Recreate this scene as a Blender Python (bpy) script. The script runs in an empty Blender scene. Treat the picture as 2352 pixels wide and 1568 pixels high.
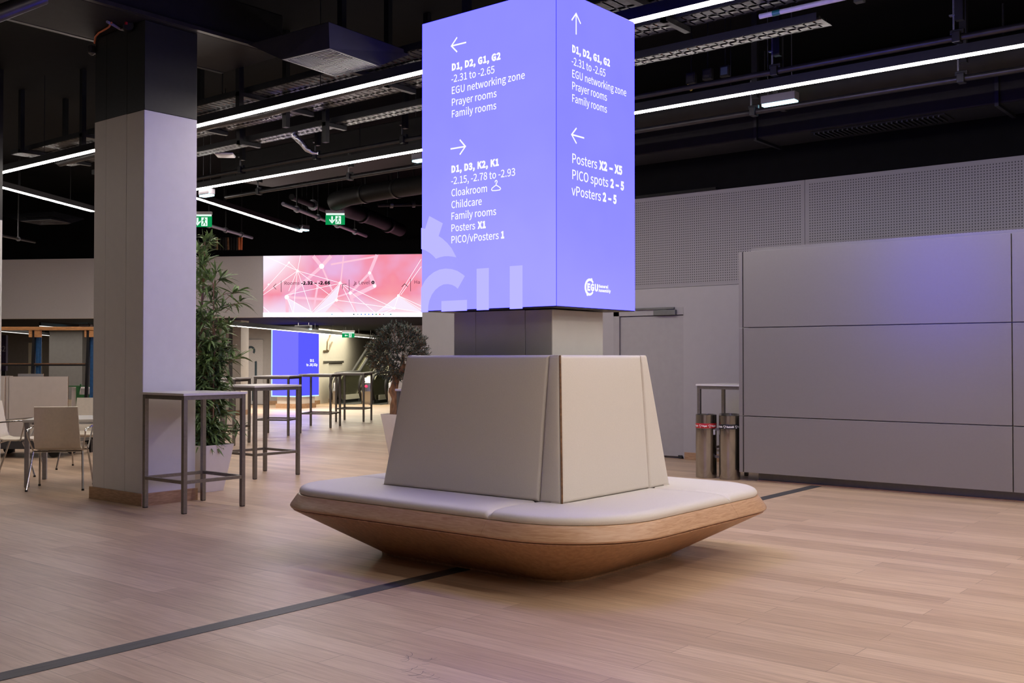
import bpy, bmesh, math, random
from mathutils import Vector, Matrix
random.seed(7)
S = bpy.context.scene
COL = S.collection
R = math.radians
# ------------------------------------------------------------------ camera
FPX, CX, CY, HC = 2400.0, 1176.0, 784.0, 1.42
PITCH, YAW = math.atan(39 / 2400), R(39.1)
cd = bpy.data.cameras.new('camera'); cd.sensor_width = 36.0; cd.lens = FPX / 2352 * 36.0
cd.clip_start = 0.05; cd.clip_end = 200
cam = bpy.data.objects.new('camera', cd); COL.objects.link(cam)
cam.location = (0, 0, HC); cam.rotation_euler = (R(90) + PITCH, 0, YAW)
S.camera = cam
# ------------------------------------------------------------------ world, exposure
w = bpy.data.worlds.new('world'); S.world = w; w.use_nodes = True
w.node_tree.nodes['Background'].inputs[0].default_value = (0.55, 0.6, 0.8, 1)
w.node_tree.nodes['Background'].inputs[1].default_value = 0.004
S.view_settings.view_transform = 'Standard'; S.view_settings.look = 'None'
S.view_settings.exposure = 0.0; S.view_settings.gamma = 1.0; S.view_settings.use_curve_mapping = False
try:
    S.cycles.use_denoising = True
    S.cycles.max_bounces = 8; S.cycles.diffuse_bounces = 4; S.cycles.glossy_bounces = 3
    S.cycles.sample_clamp_indirect = 4.0
    S.cycles.caustics_reflective = False; S.cycles.caustics_refractive = False
except Exception:
    pass
LAMP = 63.0          # radiance of the linear ceiling lights
LED_BLUE = 6.0       # the screens' blue channel is far brighter than red and green
ZL = 4.1             # height of the linear lights

# ------------------------------------------------------------------ camera model: pixel -> point
fw = Vector((-math.sin(YAW) * math.cos(PITCH), math.cos(YAW) * math.cos(PITCH), math.sin(PITCH)))
rt = Vector((math.cos(YAW), math.sin(YAW), 0)); upv = rt.cross(fw); CAM = Vector((0, 0, HC))
FW2 = Vector((-math.sin(YAW), math.cos(YAW), 0))
def ray(x, y): return fw + rt * ((x - CX) / FPX) - upv * ((y - CY) / FPX)
def atz(x, y, z=0.0):
    d = ray(x, y); return CAM + d * ((z - HC) / d.z)
def aty(x, y, Y):
    d = ray(x, y); return CAM + d * (Y / d.y)
def atx(x, y, X):
    d = ray(x, y); return CAM + d * (X / d.x)
def atd(x, y, dep): return CAM + ray(x, y) * dep
def atp(x, y, p, n):
    d = ray(x, y); return CAM + d * ((p - CAM).dot(n) / d.dot(n))
A2 = R(31.0)                                   # the far hall's grid is turned 31 degrees
T2 = Vector((math.cos(A2), math.sin(A2), 0)); N2 = Vector((-math.sin(A2), math.cos(A2), 0))

# ------------------------------------------------------------------ materials
MATS = {}
def lin(c):
    return tuple(((v / 255) / 12.92 if v <= 10 else ((v / 255 + .055) / 1.055) ** 2.4) for v in c)
def mat(name, col, rough=.5, metal=0., nscale=30., namt=.06, bump=0., spec=.5, stretch=(1, 1, 1), coat=0.):
    if name in MATS: return MATS[name]
    m = bpy.data.materials.new(name); m.use_nodes = True; nt = m.node_tree; N = nt.nodes; L = nt.links
    b = N['Principled BSDF']; b.inputs['Roughness'].default_value = rough; b.inputs['Metallic'].default_value = metal
    b.inputs['Specular IOR Level'].default_value = spec
    if coat: b.inputs['Coat Weight'].default_value = coat; b.inputs['Coat Roughness'].default_value = .15
    tc = N.new('ShaderNodeTexCoord'); mp = N.new('ShaderNodeMapping'); mp.inputs['Scale'].default_value = stretch
    no = N.new('ShaderNodeTexNoise'); no.inputs['Scale'].default_value = nscale; no.inputs['Detail'].default_value = 4
    L.new(tc.outputs['Object'], mp.inputs[0]); L.new(mp.outputs[0], no.inputs['Vector'])
    rp = N.new('ShaderNodeValToRGB')
    rp.color_ramp.elements[0].position = .3; rp.color_ramp.elements[1].position = .7
    rp.color_ramp.elements[0].color = (*[max(0, c * (1 - namt)) for c in col], 1)
    rp.color_ramp.elements[1].color = (*[min(1, c * (1 + namt)) for c in col], 1)
    L.new(no.outputs['Fac'], rp.inputs[0]); L.new(rp.outputs[0], b.inputs['Base Color'])
    if bump:
        bp = N.new('ShaderNodeBump'); bp.inputs['Strength'].default_value = bump; bp.inputs['Distance'].default_value = .01
        L.new(no.outputs['Fac'], bp.inputs['Height']); L.new(bp.outputs[0], b.inputs['Normal'])
    MATS[name] = m; return m
def emit(name, col, strength=1.0):
    if name in MATS: return MATS[name]
    m = bpy.data.materials.new(name); m.use_nodes = True; nt = m.node_tree; N = nt.nodes; N.clear()
    o = N.new('ShaderNodeOutputMaterial'); e = N.new('ShaderNodeEmission')
    e.inputs[0].default_value = (*col, 1); e.inputs[1].default_value = strength
    nt.links.new(e.outputs[0], o.inputs[0]); MATS[name] = m; return m
def math_node(nt, op, a, b=None, c=None):
    n = nt.nodes.new('ShaderNodeMath'); n.operation = op
    for i, v in enumerate((a, b, c)):
        if v is None: continue
        if isinstance(v, (int, float)): n.inputs[i].default_value = v
        else: nt.links.new(v, n.inputs[i])
    return n.outputs[0]

def floor_material():
    m = bpy.data.materials.new('oak_vinyl_planks'); m.use_nodes = True; nt = m.node_tree; N = nt.nodes; L = nt.links
    b = N['Principled BSDF']; b.inputs['Specular IOR Level'].default_value = .45
    tc = N.new('ShaderNodeTexCoord')
    br = N.new('ShaderNodeTexBrick'); br.offset = .37; br.offset_frequency = 2; br.squash = 1.0
    br.inputs['Scale'].default_value = 1.0; br.inputs['Brick Width'].default_value = 1.9; br.inputs['Row Height'].default_value = .17
    br.inputs['Mortar Size'].default_value = .0022; br.inputs['Mortar Smooth'].default_value = .3; br.inputs['Bias'].default_value = .0
    br.inputs['Color1'].default_value = (0, 0, 0, 1); br.inputs['Color2'].default_value = (1, 1, 1, 1); br.inputs['Mortar'].default_value = (.5, .5, .5, 1)
    L.new(tc.outputs['Object'], br.inputs['Vector'])
    mp = N.new('ShaderNodeMapping'); mp.inputs['Scale'].default_value = (.9, 14, 1); L.new(tc.outputs['Object'], mp.inputs[0])
    n1 = N.new('ShaderNodeTexNoise'); n1.inputs['Scale'].default_value = 2.6; n1.inputs['Detail'].default_value = 7; n1.inputs['Distortion'].default_value = .5
    L.new(mp.outputs[0], n1.inputs['Vector'])
    mp2 = N.new('ShaderNodeMapping'); mp2.inputs['Scale'].default_value = (2, 60, 1); L.new(tc.outputs['Object'], mp2.inputs[0])
    n2 = N.new('ShaderNodeTexNoise'); n2.inputs['Scale'].default_value = 3; n2.inputs['Detail'].default_value = 5
    L.new(mp2.outputs[0], n2.inputs['Vector'])
    f = math_node(nt, 'MULTIPLY', br.outputs['Color'], .30)
    f = math_node(nt, 'MULTIPLY_ADD', n1.outputs['Fac'], .75, f)
    f = math_node(nt, 'MULTIPLY_ADD', n2.outputs['Fac'], .42, f)
    rp = N.new('ShaderNodeValToRGB'); cr = rp.color_ramp
    cr.elements[0].position = .38; cr.elements[0].color = (*lin((160, 134, 112)), 1)
    cr.elements[1].position = 1.02; cr.elements[1].color = (*lin((212, 186, 160)), 1)
    e = cr.elements.new(.7); e.color = (*lin((190, 162, 136)), 1)
    L.new(f, rp.inputs[0])
    mx = N.new('ShaderNodeMix'); mx.data_type = 'RGBA'; mx.inputs['B'].default_value = (*lin((96, 74, 60)), 1)
    L.new(math_node(nt, 'MULTIPLY', br.outputs['Fac'], .55), mx.inputs['Factor']); L.new(rp.outputs[0], mx.inputs['A'])
    L.new(mx.outputs['Result'], b.inputs['Base Color'])
    n3 = N.new('ShaderNodeTexNoise'); n3.inputs['Scale'].default_value = 1.1; n3.inputs['Detail'].default_value = 5
    L.new(tc.outputs['Object'], n3.inputs['Vector'])
    L.new(math_node(nt, 'MULTIPLY_ADD', n3.outputs['Fac'], .22, .27), b.inputs['Roughness'])
    bp = N.new('ShaderNodeBump'); bp.inputs['Strength'].default_value = .18; bp.inputs['Distance'].default_value = .004
    L.new(n2.outputs['Fac'], bp.inputs['Height']); L.new(bp.outputs[0], b.inputs['Normal'])
    return m
def perforated_material(pitch=.034, rad=.24):
    m = bpy.data.materials.new('perforated_white_board'); m.use_nodes = True; nt = m.node_tree; N = nt.nodes; L = nt.links
    b = N['Principled BSDF']; b.inputs['Roughness'].default_value = .6
    tc = N.new('ShaderNodeTexCoord'); sx = N.new('ShaderNodeSeparateXYZ'); L.new(tc.outputs['Object'], sx.inputs[0])
    def cell(o):
        a = math_node(nt, 'DIVIDE', o, pitch); a = math_node(nt, 'FRACT', a); a = math_node(nt, 'SUBTRACT', a, .5)
        return math_node(nt, 'MULTIPLY', a, a)
    d = math_node(nt, 'ADD', cell(sx.outputs['X']), cell(sx.outputs['Z']))
    h = math_node(nt, 'LESS_THAN', d, rad * rad)
    def band(o, per, keep):      # plain margin along the panel joints
        a = math_node(nt, 'FRACT', math_node(nt, 'DIVIDE', math_node(nt, 'ADD', o, 5.63 + 28), per))
        a = math_node(nt, 'ABSOLUTE', math_node(nt, 'SUBTRACT', a, .5)); return math_node(nt, 'LESS_THAN', a, .5 - keep / per)
    h = math_node(nt, 'MULTIPLY', h, band(sx.outputs['X'], 2.8, .055))
    h = math_node(nt, 'MULTIPLY', h, math_node(nt, 'GREATER_THAN', sx.outputs['Z'], 2.47))
    h = math_node(nt, 'MULTIPLY', h, math_node(nt, 'LESS_THAN', sx.outputs['Z'], 3.70))
    mx = N.new('ShaderNodeMix'); mx.data_type = 'RGBA'
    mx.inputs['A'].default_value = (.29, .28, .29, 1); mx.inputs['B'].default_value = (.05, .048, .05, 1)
    L.new(h, mx.inputs['Factor']); L.new(mx.outputs['Result'], b.inputs['Base Color'])
    return m
def wood_material(name, c0, c1, scale=3., stretch=(1, 12, 12), rough=.38, ring=False):
    if name in MATS: return MATS[name]
    m = bpy.data.materials.new(name); m.use_nodes = True; nt = m.node_tree; N = nt.nodes; L = nt.links
    b = N['Principled BSDF']; b.inputs['Roughness'].default_value = rough
    tc = N.new('ShaderNodeTexCoord'); mp = N.new('ShaderNodeMapping'); mp.inputs['Scale'].default_value = stretch
    L.new(tc.outputs['Object'], mp.inputs[0])
    n = N.new('ShaderNodeTexNoise'); n.inputs['Scale'].default_value = scale; n.inputs['Detail'].default_value = 8; n.inputs['Distortion'].default_value = 1.2 if ring else .3
    L.new(mp.outputs[0], n.inputs['Vector'])
    rp = N.new('ShaderNodeValToRGB'); rp.color_ramp.elements[0].position = .32; rp.color_ramp.elements[1].position = .68
    rp.color_ramp.elements[0].color = (*lin(c0), 1); rp.color_ramp.elements[1].color = (*lin(c1), 1)
    L.new(n.outputs['Fac'], rp.inputs[0]); L.new(rp.outputs[0], b.inputs['Base Color'])
    bp = N.new('ShaderNodeBump'); bp.inputs['Strength'].default_value = .12; bp.inputs['Distance'].default_value = .004
    L.new(n.outputs['Fac'], bp.inputs['Height']); L.new(bp.outputs[0], b.inputs['Normal'])
    MATS[name] = m; return m
def led_material(name, cols, axis, v0, v1, moire):
    """an LED wall: a lavender picture with a soft vertical gradation and fine pixel structure"""
    m = bpy.data.materials.new(name); m.use_nodes = True; nt = m.node_tree; N = nt.nodes; L = nt.links; N.clear()
    o = N.new('ShaderNodeOutputMaterial'); e = N.new('ShaderNodeEmission')
    tc = N.new('ShaderNodeTexCoord'); sx = N.new('ShaderNodeSeparateXYZ'); L.new(tc.outputs['Object'], sx.inputs[0])
    t = math_node(nt, 'DIVIDE', math_node(nt, 'SUBTRACT', sx.outputs['Z'], v0), v1 - v0)
    rp = N.new('ShaderNodeValToRGB'); cr = rp.color_ramp
    cr.elements[0].position = 0; cr.elements[1].position = 1
    for i, c in enumerate(cols):
        el = cr.elements[0] if i == 0 else cr.elements[len(cr.elements) - 1] if i == len(cols) - 1 else cr.elements.new(i / (len(cols) - 1))
        r, g, bl = lin(c); el.color = (r, g, .5, 1)
    L.new(t, rp.inputs[0])
    no = N.new('ShaderNodeTexNoise'); no.inputs['Scale'].default_value = 2.2; no.inputs['Detail'].default_value = 2
    L.new(tc.outputs['Object'], no.inputs['Vector'])
    k = math_node(nt, 'MULTIPLY_ADD', no.outputs['Fac'], .16, .92)
    mx = N.new('ShaderNodeVectorMath'); mx.operation = 'MULTIPLY'
    cb = N.new('ShaderNodeCombineXYZ'); L.new(k, cb.inputs[0]); L.new(k, cb.inputs[1]); cb.inputs[2].default_value = LED_BLUE / .5
    L.new(rp.outputs[0], mx.inputs[0]); L.new(cb.outputs[0], mx.inputs[1])
    L.new(mx.outputs[0], e.inputs[0]); L.new(e.outputs[0], o.inputs[0])
    return m

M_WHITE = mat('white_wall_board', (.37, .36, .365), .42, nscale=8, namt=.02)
M_COLW = mat('white_column_board', (.66, .655, .645), .45, nscale=10, namt=.02)
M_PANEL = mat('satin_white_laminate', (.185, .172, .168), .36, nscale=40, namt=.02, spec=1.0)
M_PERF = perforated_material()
M_BLACK = mat('black_ceiling_paint', (.0022, .0022, .0026), .85, nscale=6, namt=.3, spec=.15)
M_BLACK2 = mat('black_painted_steel', (.006, .006, .007), .45, nscale=20, namt=.3)
M_DUCT = mat('dark_grey_duct', (.010, .0095, .0095), .6, nscale=9, namt=.2, spec=.2)
M_GREYMET = mat('galvanised_steel', (.30, .30, .32), .4, 1.0, nscale=25, namt=.2)
M_HOOD = mat('grey_hood_sheet', (.045, .045, .05), .5, nscale=9, namt=.12)
M_STEEL = mat('bronze_grey_steel_tube', (.24, .225, .205), .38, .85, nscale=40, namt=.08)
M_TOP = mat('white_laminate_top', (.66, .64, .62), .3, nscale=30, namt=.02)
M_RUBBER = mat('black_rubber', (.012, .012, .013), .6, nscale=40, namt=.2)
M_CUSH = mat('cream_leatherette', (.70, .655, .605), .5, nscale=160, namt=.03, bump=.05, spec=.35)
M_CORE = mat('shaded_gap_core', (.06, .045, .035), .6, nscale=40, namt=.05)  # core darkened so the open gaps between pads look shaded
M_RIM = wood_material('solid_oak_rim', (178, 138, 106), (206, 170, 138), 3.5, (2.2, 2.2, 40), .34, True)
M_SHELL = wood_material('oak_veneer_shell', (170, 130, 94), (198, 158, 120), 3., (10, 10, 1.2), .4)
M_SKIRT = wood_material('oak_baseboard', (148, 116, 86), (180, 146, 114), 3., (4, 4, 30), .45)
M_STRIP = mat('dark_rubber_floor_strip', (.055, .055, .06), .5, nscale=4, namt=.5, stretch=(30, 1, 1))
M_BRUSH = mat('brushed_stainless', (.34, .325, .30), .2, 1.0, nscale=60, namt=.12, stretch=(1, 1, 30))
M_CHROME = mat('chrome_tube', (.55, .55, .56), .15, 1.0, nscale=20, namt=.05)
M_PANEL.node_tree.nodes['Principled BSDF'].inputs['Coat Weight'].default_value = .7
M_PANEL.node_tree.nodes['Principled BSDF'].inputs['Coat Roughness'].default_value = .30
M_BEECH = mat('pale_moulded_seat', (.72, .65, .55), .4, nscale=30, namt=.04)
M_ALU = mat('aluminium_leg', (.38, .39, .42), .35, .8, nscale=30, namt=.06)
M_POT = mat('white_planter_glaze', (.68, .65, .64), .4, nscale=12, namt=.03)
M_SOIL = mat('dark_soil', (.03, .022, .016), .9, nscale=60, namt=.5, bump=.5)
M_CANE = mat('brown_bamboo_cane', (.21, .105, .06), .5, nscale=30, namt=.3, stretch=(1, 1, .3))
M_LEAF = mat('bamboo_leaf', (.13, .21, .065), .5, nscale=7, namt=.7)
M_OLEAF = mat('olive_leaf', (.06, .08, .062), .5, nscale=14, namt=.5)
M_BARK = mat('olive_bark', (.21, .105, .05), .8, nscale=30, namt=.5, bump=.6, stretch=(1, 1, .3))
M_TIMBER = wood_material('orange_timber', (168, 116, 68), (208, 152, 96), 4., (3, 3, 20), .55)
M_BLUE = mat('blue_strap_webbing', (.02, .09, .22), .5, nscale=30, namt=.2)
M_GREEN = mat('green_painted_steel', (.025, .12, .035), .45, nscale=20, namt=.2)
M_BOARD = mat('pale_board_face', (.62, .56, .51), .5, nscale=10, namt=.03)
M_EDGE = wood_material('brown_board_edge', (92, 62, 40), (140, 100, 66), 4., (3, 3, 10), .6)
M_DOORG = mat('grey_door_leaf', (.34, .33, .33), .45, nscale=12, namt=.03)
M_CLOSER = mat('grey_door_closer', (.16, .165, .165), .4, .5, nscale=20, namt=.06)
M_CREAM = mat('cream_wall_paint', (.62, .59, .52), .6, nscale=8, namt=.03)
M_BROWN = mat('grey_brown_wall', (.26, .235, .21), .6, nscale=8, namt=.05)
M_GREYW = mat('mid_grey_wall', (.33, .32, .32), .6, nscale=8, namt=.04)
M_BULK = mat('grey_bulkhead_board', (.68, .65, .63), .55, nscale=60, namt=.03)
M_DARKIC = mat('dark_teal_print', (.02, .045, .06), .5, nscale=20, namt=.2)
M_ESC = mat('olive_escalator_panel', (.10, .098, .06), .25, .5, nscale=6, namt=.2)
M_ESCB = mat('escalator_skirt_metal', (.75, .72, .6), .3, .2, nscale=10, namt=.05)
M_TREAD = mat('dark_escalator_tread', (.05, .052, .05), .5, .4, nscale=50, namt=.3)
M_PLASTIC = mat('white_plastic_housing', (.55, .54, .55), .4, nscale=20, namt=.03)
M_RED = mat('red_band', (.42, .012, .015), .4, nscale=20, namt=.05)
M_BLKB = mat('black_band', (.012, .012, .014), .4, nscale=20, namt=.1)
M_PRINT = mat('white_print', (.8, .8, .8), .5, nscale=20, namt=.02)
M_PURP = mat('dark_purple_sign', (.03, .02, .05), .5, nscale=20, namt=.1)
M_COPPER = mat('orange_cable_sheath', (.55, .15, .05), .5, nscale=20, namt=.1)
M_FOIL = mat('crumpled_foil', (.6, .6, .66), .22, 1.0, nscale=40, namt=.3, bump=1.0)
M_LAMP = emit('linear_lamp_diffuser', (1.0, .90, .83), LAMP)
M_LAMPW = emit('linear_lamp_diffuser_warm', (1.0, .86, .75), LAMP)
M_COOL = emit('cool_emergency_led', (.45, .85, 1.0), 5.0)
M_EXITG = emit('exit_sign_green', (.005, .30, .085), 1.0)
M_EXITW = emit('exit_sign_white', (.8, 1.0, .9), 1.0)
M_TXT = emit('screen_white', (1, 1, 1.6), 1.05)
M_WM = emit('screen_pale_lavender', (*lin((190, 186, 255))[:2], LED_BLUE), 1.0)
M_GLOWEDGE = emit('screen_cyan_edge', (.55, .9, 1.4), 1.3)

# ------------------------------------------------------------------ mesh helpers
class MB:
    def __init__(s): s.v = []; s.f = []
    def add(s, vs, fs):
        o = len(s.v); s.v += [tuple(v) for v in vs]; s.f += [tuple(i + o for i in f) for f in fs]; return s
    def box(s, a, b, M=None):
        x0, y0, z0 = a; x1, y1, z1 = b
        vs = [Vector(p) for p in ((x0, y0, z0), (x1, y0, z0), (x1, y1, z0), (x0, y1, z0), (x0, y0, z1), (x1, y0, z1), (x1, y1, z1), (x0, y1, z1))]
        if M is not None: vs = [M @ v for v in vs]
        return s.add(vs, [(0, 3, 2, 1), (4, 5, 6, 7), (0, 1, 5, 4), (1, 2, 6, 5), (2, 3, 7, 6), (3, 0, 4, 7)])
    def bar(s, p, q, wx, wz, up=Vector((0, 0, 1))):
        """rectangular bar from p to q; wx across, wz along up"""
        p = Vector(p); q = Vector(q); d = (q - p).normalized()
        if abs(d.dot(up)) > .99: up = Vector((0, 1, 0))
        a = d.cross(up).normalized() * wx / 2; b = a.cross(d).normalized() * wz / 2
        vs = [p - a - b, p + a - b, p + a + b, p - a + b, q - a - b, q + a - b, q + a + b, q - a + b]
        return s.add(vs, [(0, 1, 2, 3), (7, 6, 5, 4), (0, 4, 5, 1), (1, 5, 6, 2), (2, 6, 7, 3), (3, 7, 4, 0)])
    def tube(s, pts, r, n=10, cap=True):
        pts = [Vector(p) for p in pts]; rs = r if isinstance(r, (list, tuple)) else [r] * len(pts)
        base = len(s.v); prev = None
        for i, p in enumerate(pts):
            d = (pts[min(i + 1, len(pts) - 1)] - pts[max(i - 1, 0)]).normalized()
            if prev is None:
                u = Vector((0, 0, 1)) if abs(d.z) < .9 else Vector((1, 0, 0)); a = d.cross(u).normalized()
            else:
                a = (prev - d * prev.dot(d)).normalized()
            prev = a; b = d.cross(a)
            for k in range(n):
                t = 2 * math.pi * k / n; s.v.append(tuple(p + (a * math.cos(t) + b * math.sin(t)) * rs[i]))
        for i in range(len(pts) - 1):
            for k in range(n):
                s.f.append((base + i * n + k, base + i * n + (k + 1) % n, base + (i + 1) * n + (k + 1) % n, base + (i + 1) * n + k))
        if cap:
            s.f.append(tuple(base + k for k in reversed(range(n)))); s.f.append(tuple(base + (len(pts) - 1) * n + k for k in range(n)))
        return s
    def lathe(s, prof, n=32, c=(0, 0, 0)):
        base = len(s.v); m = len(prof)
        for r, z in prof:
            for k in range(n):
                t = 2 * math.pi * k / n; s.v.append((c[0] + r * math.cos(t), c[1] + r * math.sin(t), c[2] + z))
        for i in range(m - 1):
            for k in range(n):
                s.f.append((base + i * n + k, base + i * n + (k + 1) % n, base + (i + 1) * n + (k + 1) % n, base + (i + 1) * n + k))
        s.f.append(tuple(base + k for k in reversed(range(n)))); s.f.append(tuple(base + (m - 1) * n + k for k in range(n)))
        return s
    def sweep(s, secs):
        """closed cross-sections (lists of equal length) joined in turn, with end caps"""
        base = len(s.v); n = len(secs[0])
        for q in secs: s.v += [tuple(p) for p in q]
        for i in range(len(secs) - 1):
            for k in range(n):
                s.f.append((base + i * n + k, base + (i + 1) * n + k, base + (i + 1) * n + (k + 1) % n, base + i * n + (k + 1) % n))
        s.f.append(tuple(base + k for k in range(n))); s.f.append(tuple(base + (len(secs) - 1) * n + k for k in reversed(range(n))))
        return s
    def slab(s, poly, nrm, t):
        """polygon (3D points, in plane) given thickness t along nrm"""
        n = len(poly); nv = Vector(nrm) * t; a = [Vector(p) for p in poly]
        return s.add(a + [p + nv for p in a], [tuple(reversed(range(n))), tuple(range(n, 2 * n))] + [(i, (i + 1) % n, n + (i + 1) % n, n + i) for i in range(n)])
    def build(s, name, m, parent=None, smooth=False, bevel=0., loc=None):
        me = bpy.data.meshes.new(name); me.from_pydata(s.v, [], s.f); me.update()
        bm = bmesh.new(); bm.from_mesh(me); bmesh.ops.recalc_face_normals(bm, faces=bm.faces); bm.to_mesh(me); bm.free()
        me.materials.append(m)
        o = bpy.data.objects.new(name, me); COL.objects.link(o)
        if smooth: smooth_mesh(me)
        if bevel:
            b = o.modifiers.new('bevel', 'BEVEL'); b.width = bevel; b.segments = 2; b.limit_method = 'ANGLE'; b.angle_limit = R(40)
        if parent is not None: o.parent = parent
        if loc is not None: o.location = loc
        return o
def smooth_mesh(me, ang=42):
    for p in me.polygons: p.use_smooth = True
    try: me.set_sharp_from_angle(angle=R(ang))
    except Exception: pass
def tag(o, label=None, cat=None, group=None, kind=None):
    if label: o['label'] = label
    if cat: o['category'] = cat
    if group: o['group'] = group
    if kind: o['kind'] = kind
    return o
def thing(name, label, cat, loc=(0, 0, 0), rz=0., group=None):
    o = bpy.data.objects.new(name, None); COL.objects.link(o); o.location = loc; o.rotation_euler = (0, 0, rz)
    o.empty_display_size = .2
    return tag(o, label, cat, group)
def struct(o): o['kind'] = 'structure'; return o
def dup(root, loc, rz, label, group=None):
    r = root.copy(); COL.objects.link(r); r.location = loc; r.rotation_euler = (0, 0, rz); r['label'] = label
    if group: r['group'] = group
    for ch in list(root.children):
        c = ch.copy(); COL.objects.link(c); c.parent = r
        for g in list(ch.children):
            d = g.copy(); COL.objects.link(d); d.parent = c
    return r
# ------------------------------------------------------------------ lettering
try:
    import os
    FONT = bpy.data.fonts.load(os.path.join(bpy.utils.resource_path('LOCAL'), 'datafiles', 'fonts', 'Noto Sans CJK Regular.woff2'))
except Exception:
    FONT = None
_font_cache = {}
def text_mesh(body, bold):
    k = (body, bold)
    if k in _font_cache: return _font_cache[k]
    c = bpy.data.curves.new('lettering', 'FONT'); c.body = body; c.size = 1.0; c.resolution_u = 3
    if FONT: c.font = FONT
    c.offset = .024 if bold else .003
    c.space_character = 1.06 if bold else 1.0
    o = bpy.data.objects.new('lettering', c); COL.objects.link(o)
    bpy.context.view_layer.update()
    dg = bpy.context.evaluated_depsgraph_get(); me = o.evaluated_get(dg).to_mesh()
    vs = [Vector((v.co.x, v.co.y, 0)) for v in me.vertices]; fs = [tuple(p.vertices) for p in me.polygons]
    o.evaluated_get(dg).to_mesh_clear()
    bpy.data.objects.remove(o); bpy.data.curves.remove(c)
    _font_cache[k] = (vs, fs); return vs, fs
_cap = {}
def cap_height(bold):
    if bold not in _cap:
        vs, _ = text_mesh('H', bold); _cap[bold] = (min(v.y for v in vs), max(v.y for v in vs))
    return _cap[bold]
def letter(mb, body, bold, org, U, V, width, cap, nrm, lift=.003):
    """lettering whose left end and baseline are at org; U right, V up (unit vectors)"""
    vs, fs = text_mesh(body, bold); y0, y1 = cap_height(bold)
    x0 = min(v.x for v in vs); x1 = max(v.x for v in vs)
    kx = width / (x1 - x0); ky = cap / (y1 - y0)
    P = [org + U * ((v.x - x0) * kx) + V * ((v.y - y0) * ky) + nrm * lift for v in vs]
    mb.add(P, fs)
def strokes(mb, segs, wdt, nrm, lift=.003, t=.001):
    for p, q in segs:
        p = Vector(p) + nrm * lift; q = Vector(q) + nrm * lift; d = (q - p).normalized(); a = d.cross(nrm) * wdt / 2; e = d * wdt * .4
        mb.slab([p - a - e, q - a + e, q + a + e, p + a - e], nrm, t)

# ================================================================== SETTING
mb = MB(); mb.add([(-60, -9, 0), (9, -9, 0), (9, 62, 0), (-60, 62, 0)], [(0, 1, 2, 3)])
FLOOR = struct(mb.build('floor', floor_material()))
rs_ = random.Random(3)
M_SCUFF = mat('grey_scuff', (.16, .135, .12), .6)
for k in range(16):
    p = atz(rs_.uniform(895, 1000), rs_.uniform(1508, 1560)); a = rs_.uniform(-.5, .9); pts = [p + Vector((math.cos(a + .25 * i) * .018 * i, math.sin(a + .25 * i) * .018 * i, 0)) for i in range(rs_.randint(3, 6))]
    q_ = MB()
    for u, v in zip(pts[:-1], pts[1:]):
        n_ = Vector((-(v - u).y, (v - u).x, 0)).normalized() * .0012; q_.add([x + Vector((0, 0, .0006)) for x in (u - n_, v - n_, v + n_, u + n_)], [(0, 1, 2, 3)])
    q_.build('scuff_mark', M_SCUFF, FLOOR)
struct(MB().box((-60, -9, 5.3), (9, 62, 5.5)).build('ceiling', M_BLACK))
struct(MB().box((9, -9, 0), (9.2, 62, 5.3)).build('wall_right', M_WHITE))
struct(MB().box((-60, -9.2, 0), (9, -9, 5.3)).build('wall_near', M_BROWN))
struct(MB().box((-60.2, -9, 0), (-60, 62, 5.3)).build('wall_left', M_BROWN))
struct(MB().box((-60, 62, 0), (9, 62.2, 5.3)).build('wall_back', M_BROWN))
# dark rubber strip across the planks
struct(MB().box((-4.785, -4, 0), (-4.665, 11.2, .0025)).build('trim_1', M_STRIP))
# perforated wall with the service door
YB = 13.0; XBL = -12.56
dx0, dx1, dz1 = -8.62, -7.44, 2.147
wb = MB()
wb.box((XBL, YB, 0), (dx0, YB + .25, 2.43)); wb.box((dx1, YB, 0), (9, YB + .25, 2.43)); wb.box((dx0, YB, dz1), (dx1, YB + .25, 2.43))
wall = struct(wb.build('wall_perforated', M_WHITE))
pb = MB()
xs = [XBL] + [-5.63 - 2.8 * k for k in (2, 1)] + [-5.63 + 2.8 * k for k in range(0, 6)]
xs = [x for x in xs if x < 9] + [9]
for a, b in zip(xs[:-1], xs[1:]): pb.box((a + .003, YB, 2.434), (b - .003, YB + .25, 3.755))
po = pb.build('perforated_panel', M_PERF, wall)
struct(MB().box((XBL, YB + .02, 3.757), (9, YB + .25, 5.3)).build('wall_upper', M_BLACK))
bs = MB(); bs.box((dx1 + .02, YB - .02, 0), (-5.2, YB, .10)); bs.box((XBL, YB - .02, 0), (dx0 - .02, YB, .10))
struct(bs.build('baseboard_back', M_SKIRT, bevel=.003))
door = struct(MB().box((dx0 + .11, YB + .02, .03), (dx1 - .008, YB + .07, dz1 - .115)).build('door_1', M_DOORG, bevel=.003))
fr = MB(); fr.box((dx0, YB - .004, 0), (dx0 + .1, YB + .2, dz1)); fr.box((dx0, YB - .004, dz1 - .105), (dx1, YB + .2, dz1)); fr.box((dx0, YB + .08, 0), (dx1, YB + .2, dz1))
fr.build('door_frame', M_DOORG, door, bevel=.002)
p = aty(1528, 715, YB)
cl = MB(); cl.box((p.x - .17, YB - .05, p.z - .055), (p.x + .19, YB + .02, p.z + .02)); cl.build('door_closer', M_CLOSER, door, bevel=.006)
ca = MB(); ca.box((p.x - .50, YB - .035, p.z + .03), (p.x + .16, YB - .004, p.z + .058)); ca.bar((p.x + .05, YB - .02, p.z + .02), (p.x - .42, YB - .03, p.z + .045), .018, .012); ca.build('closer_arm', M_CLOSER, door, bevel=.003)
ft = MB(); ft.box((dx1 - .09, YB - .005, .006), (dx1 - .03, YB + .03, .05)); ft.build('door_stop', M_RUBBER, door, bevel=.004)
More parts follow.
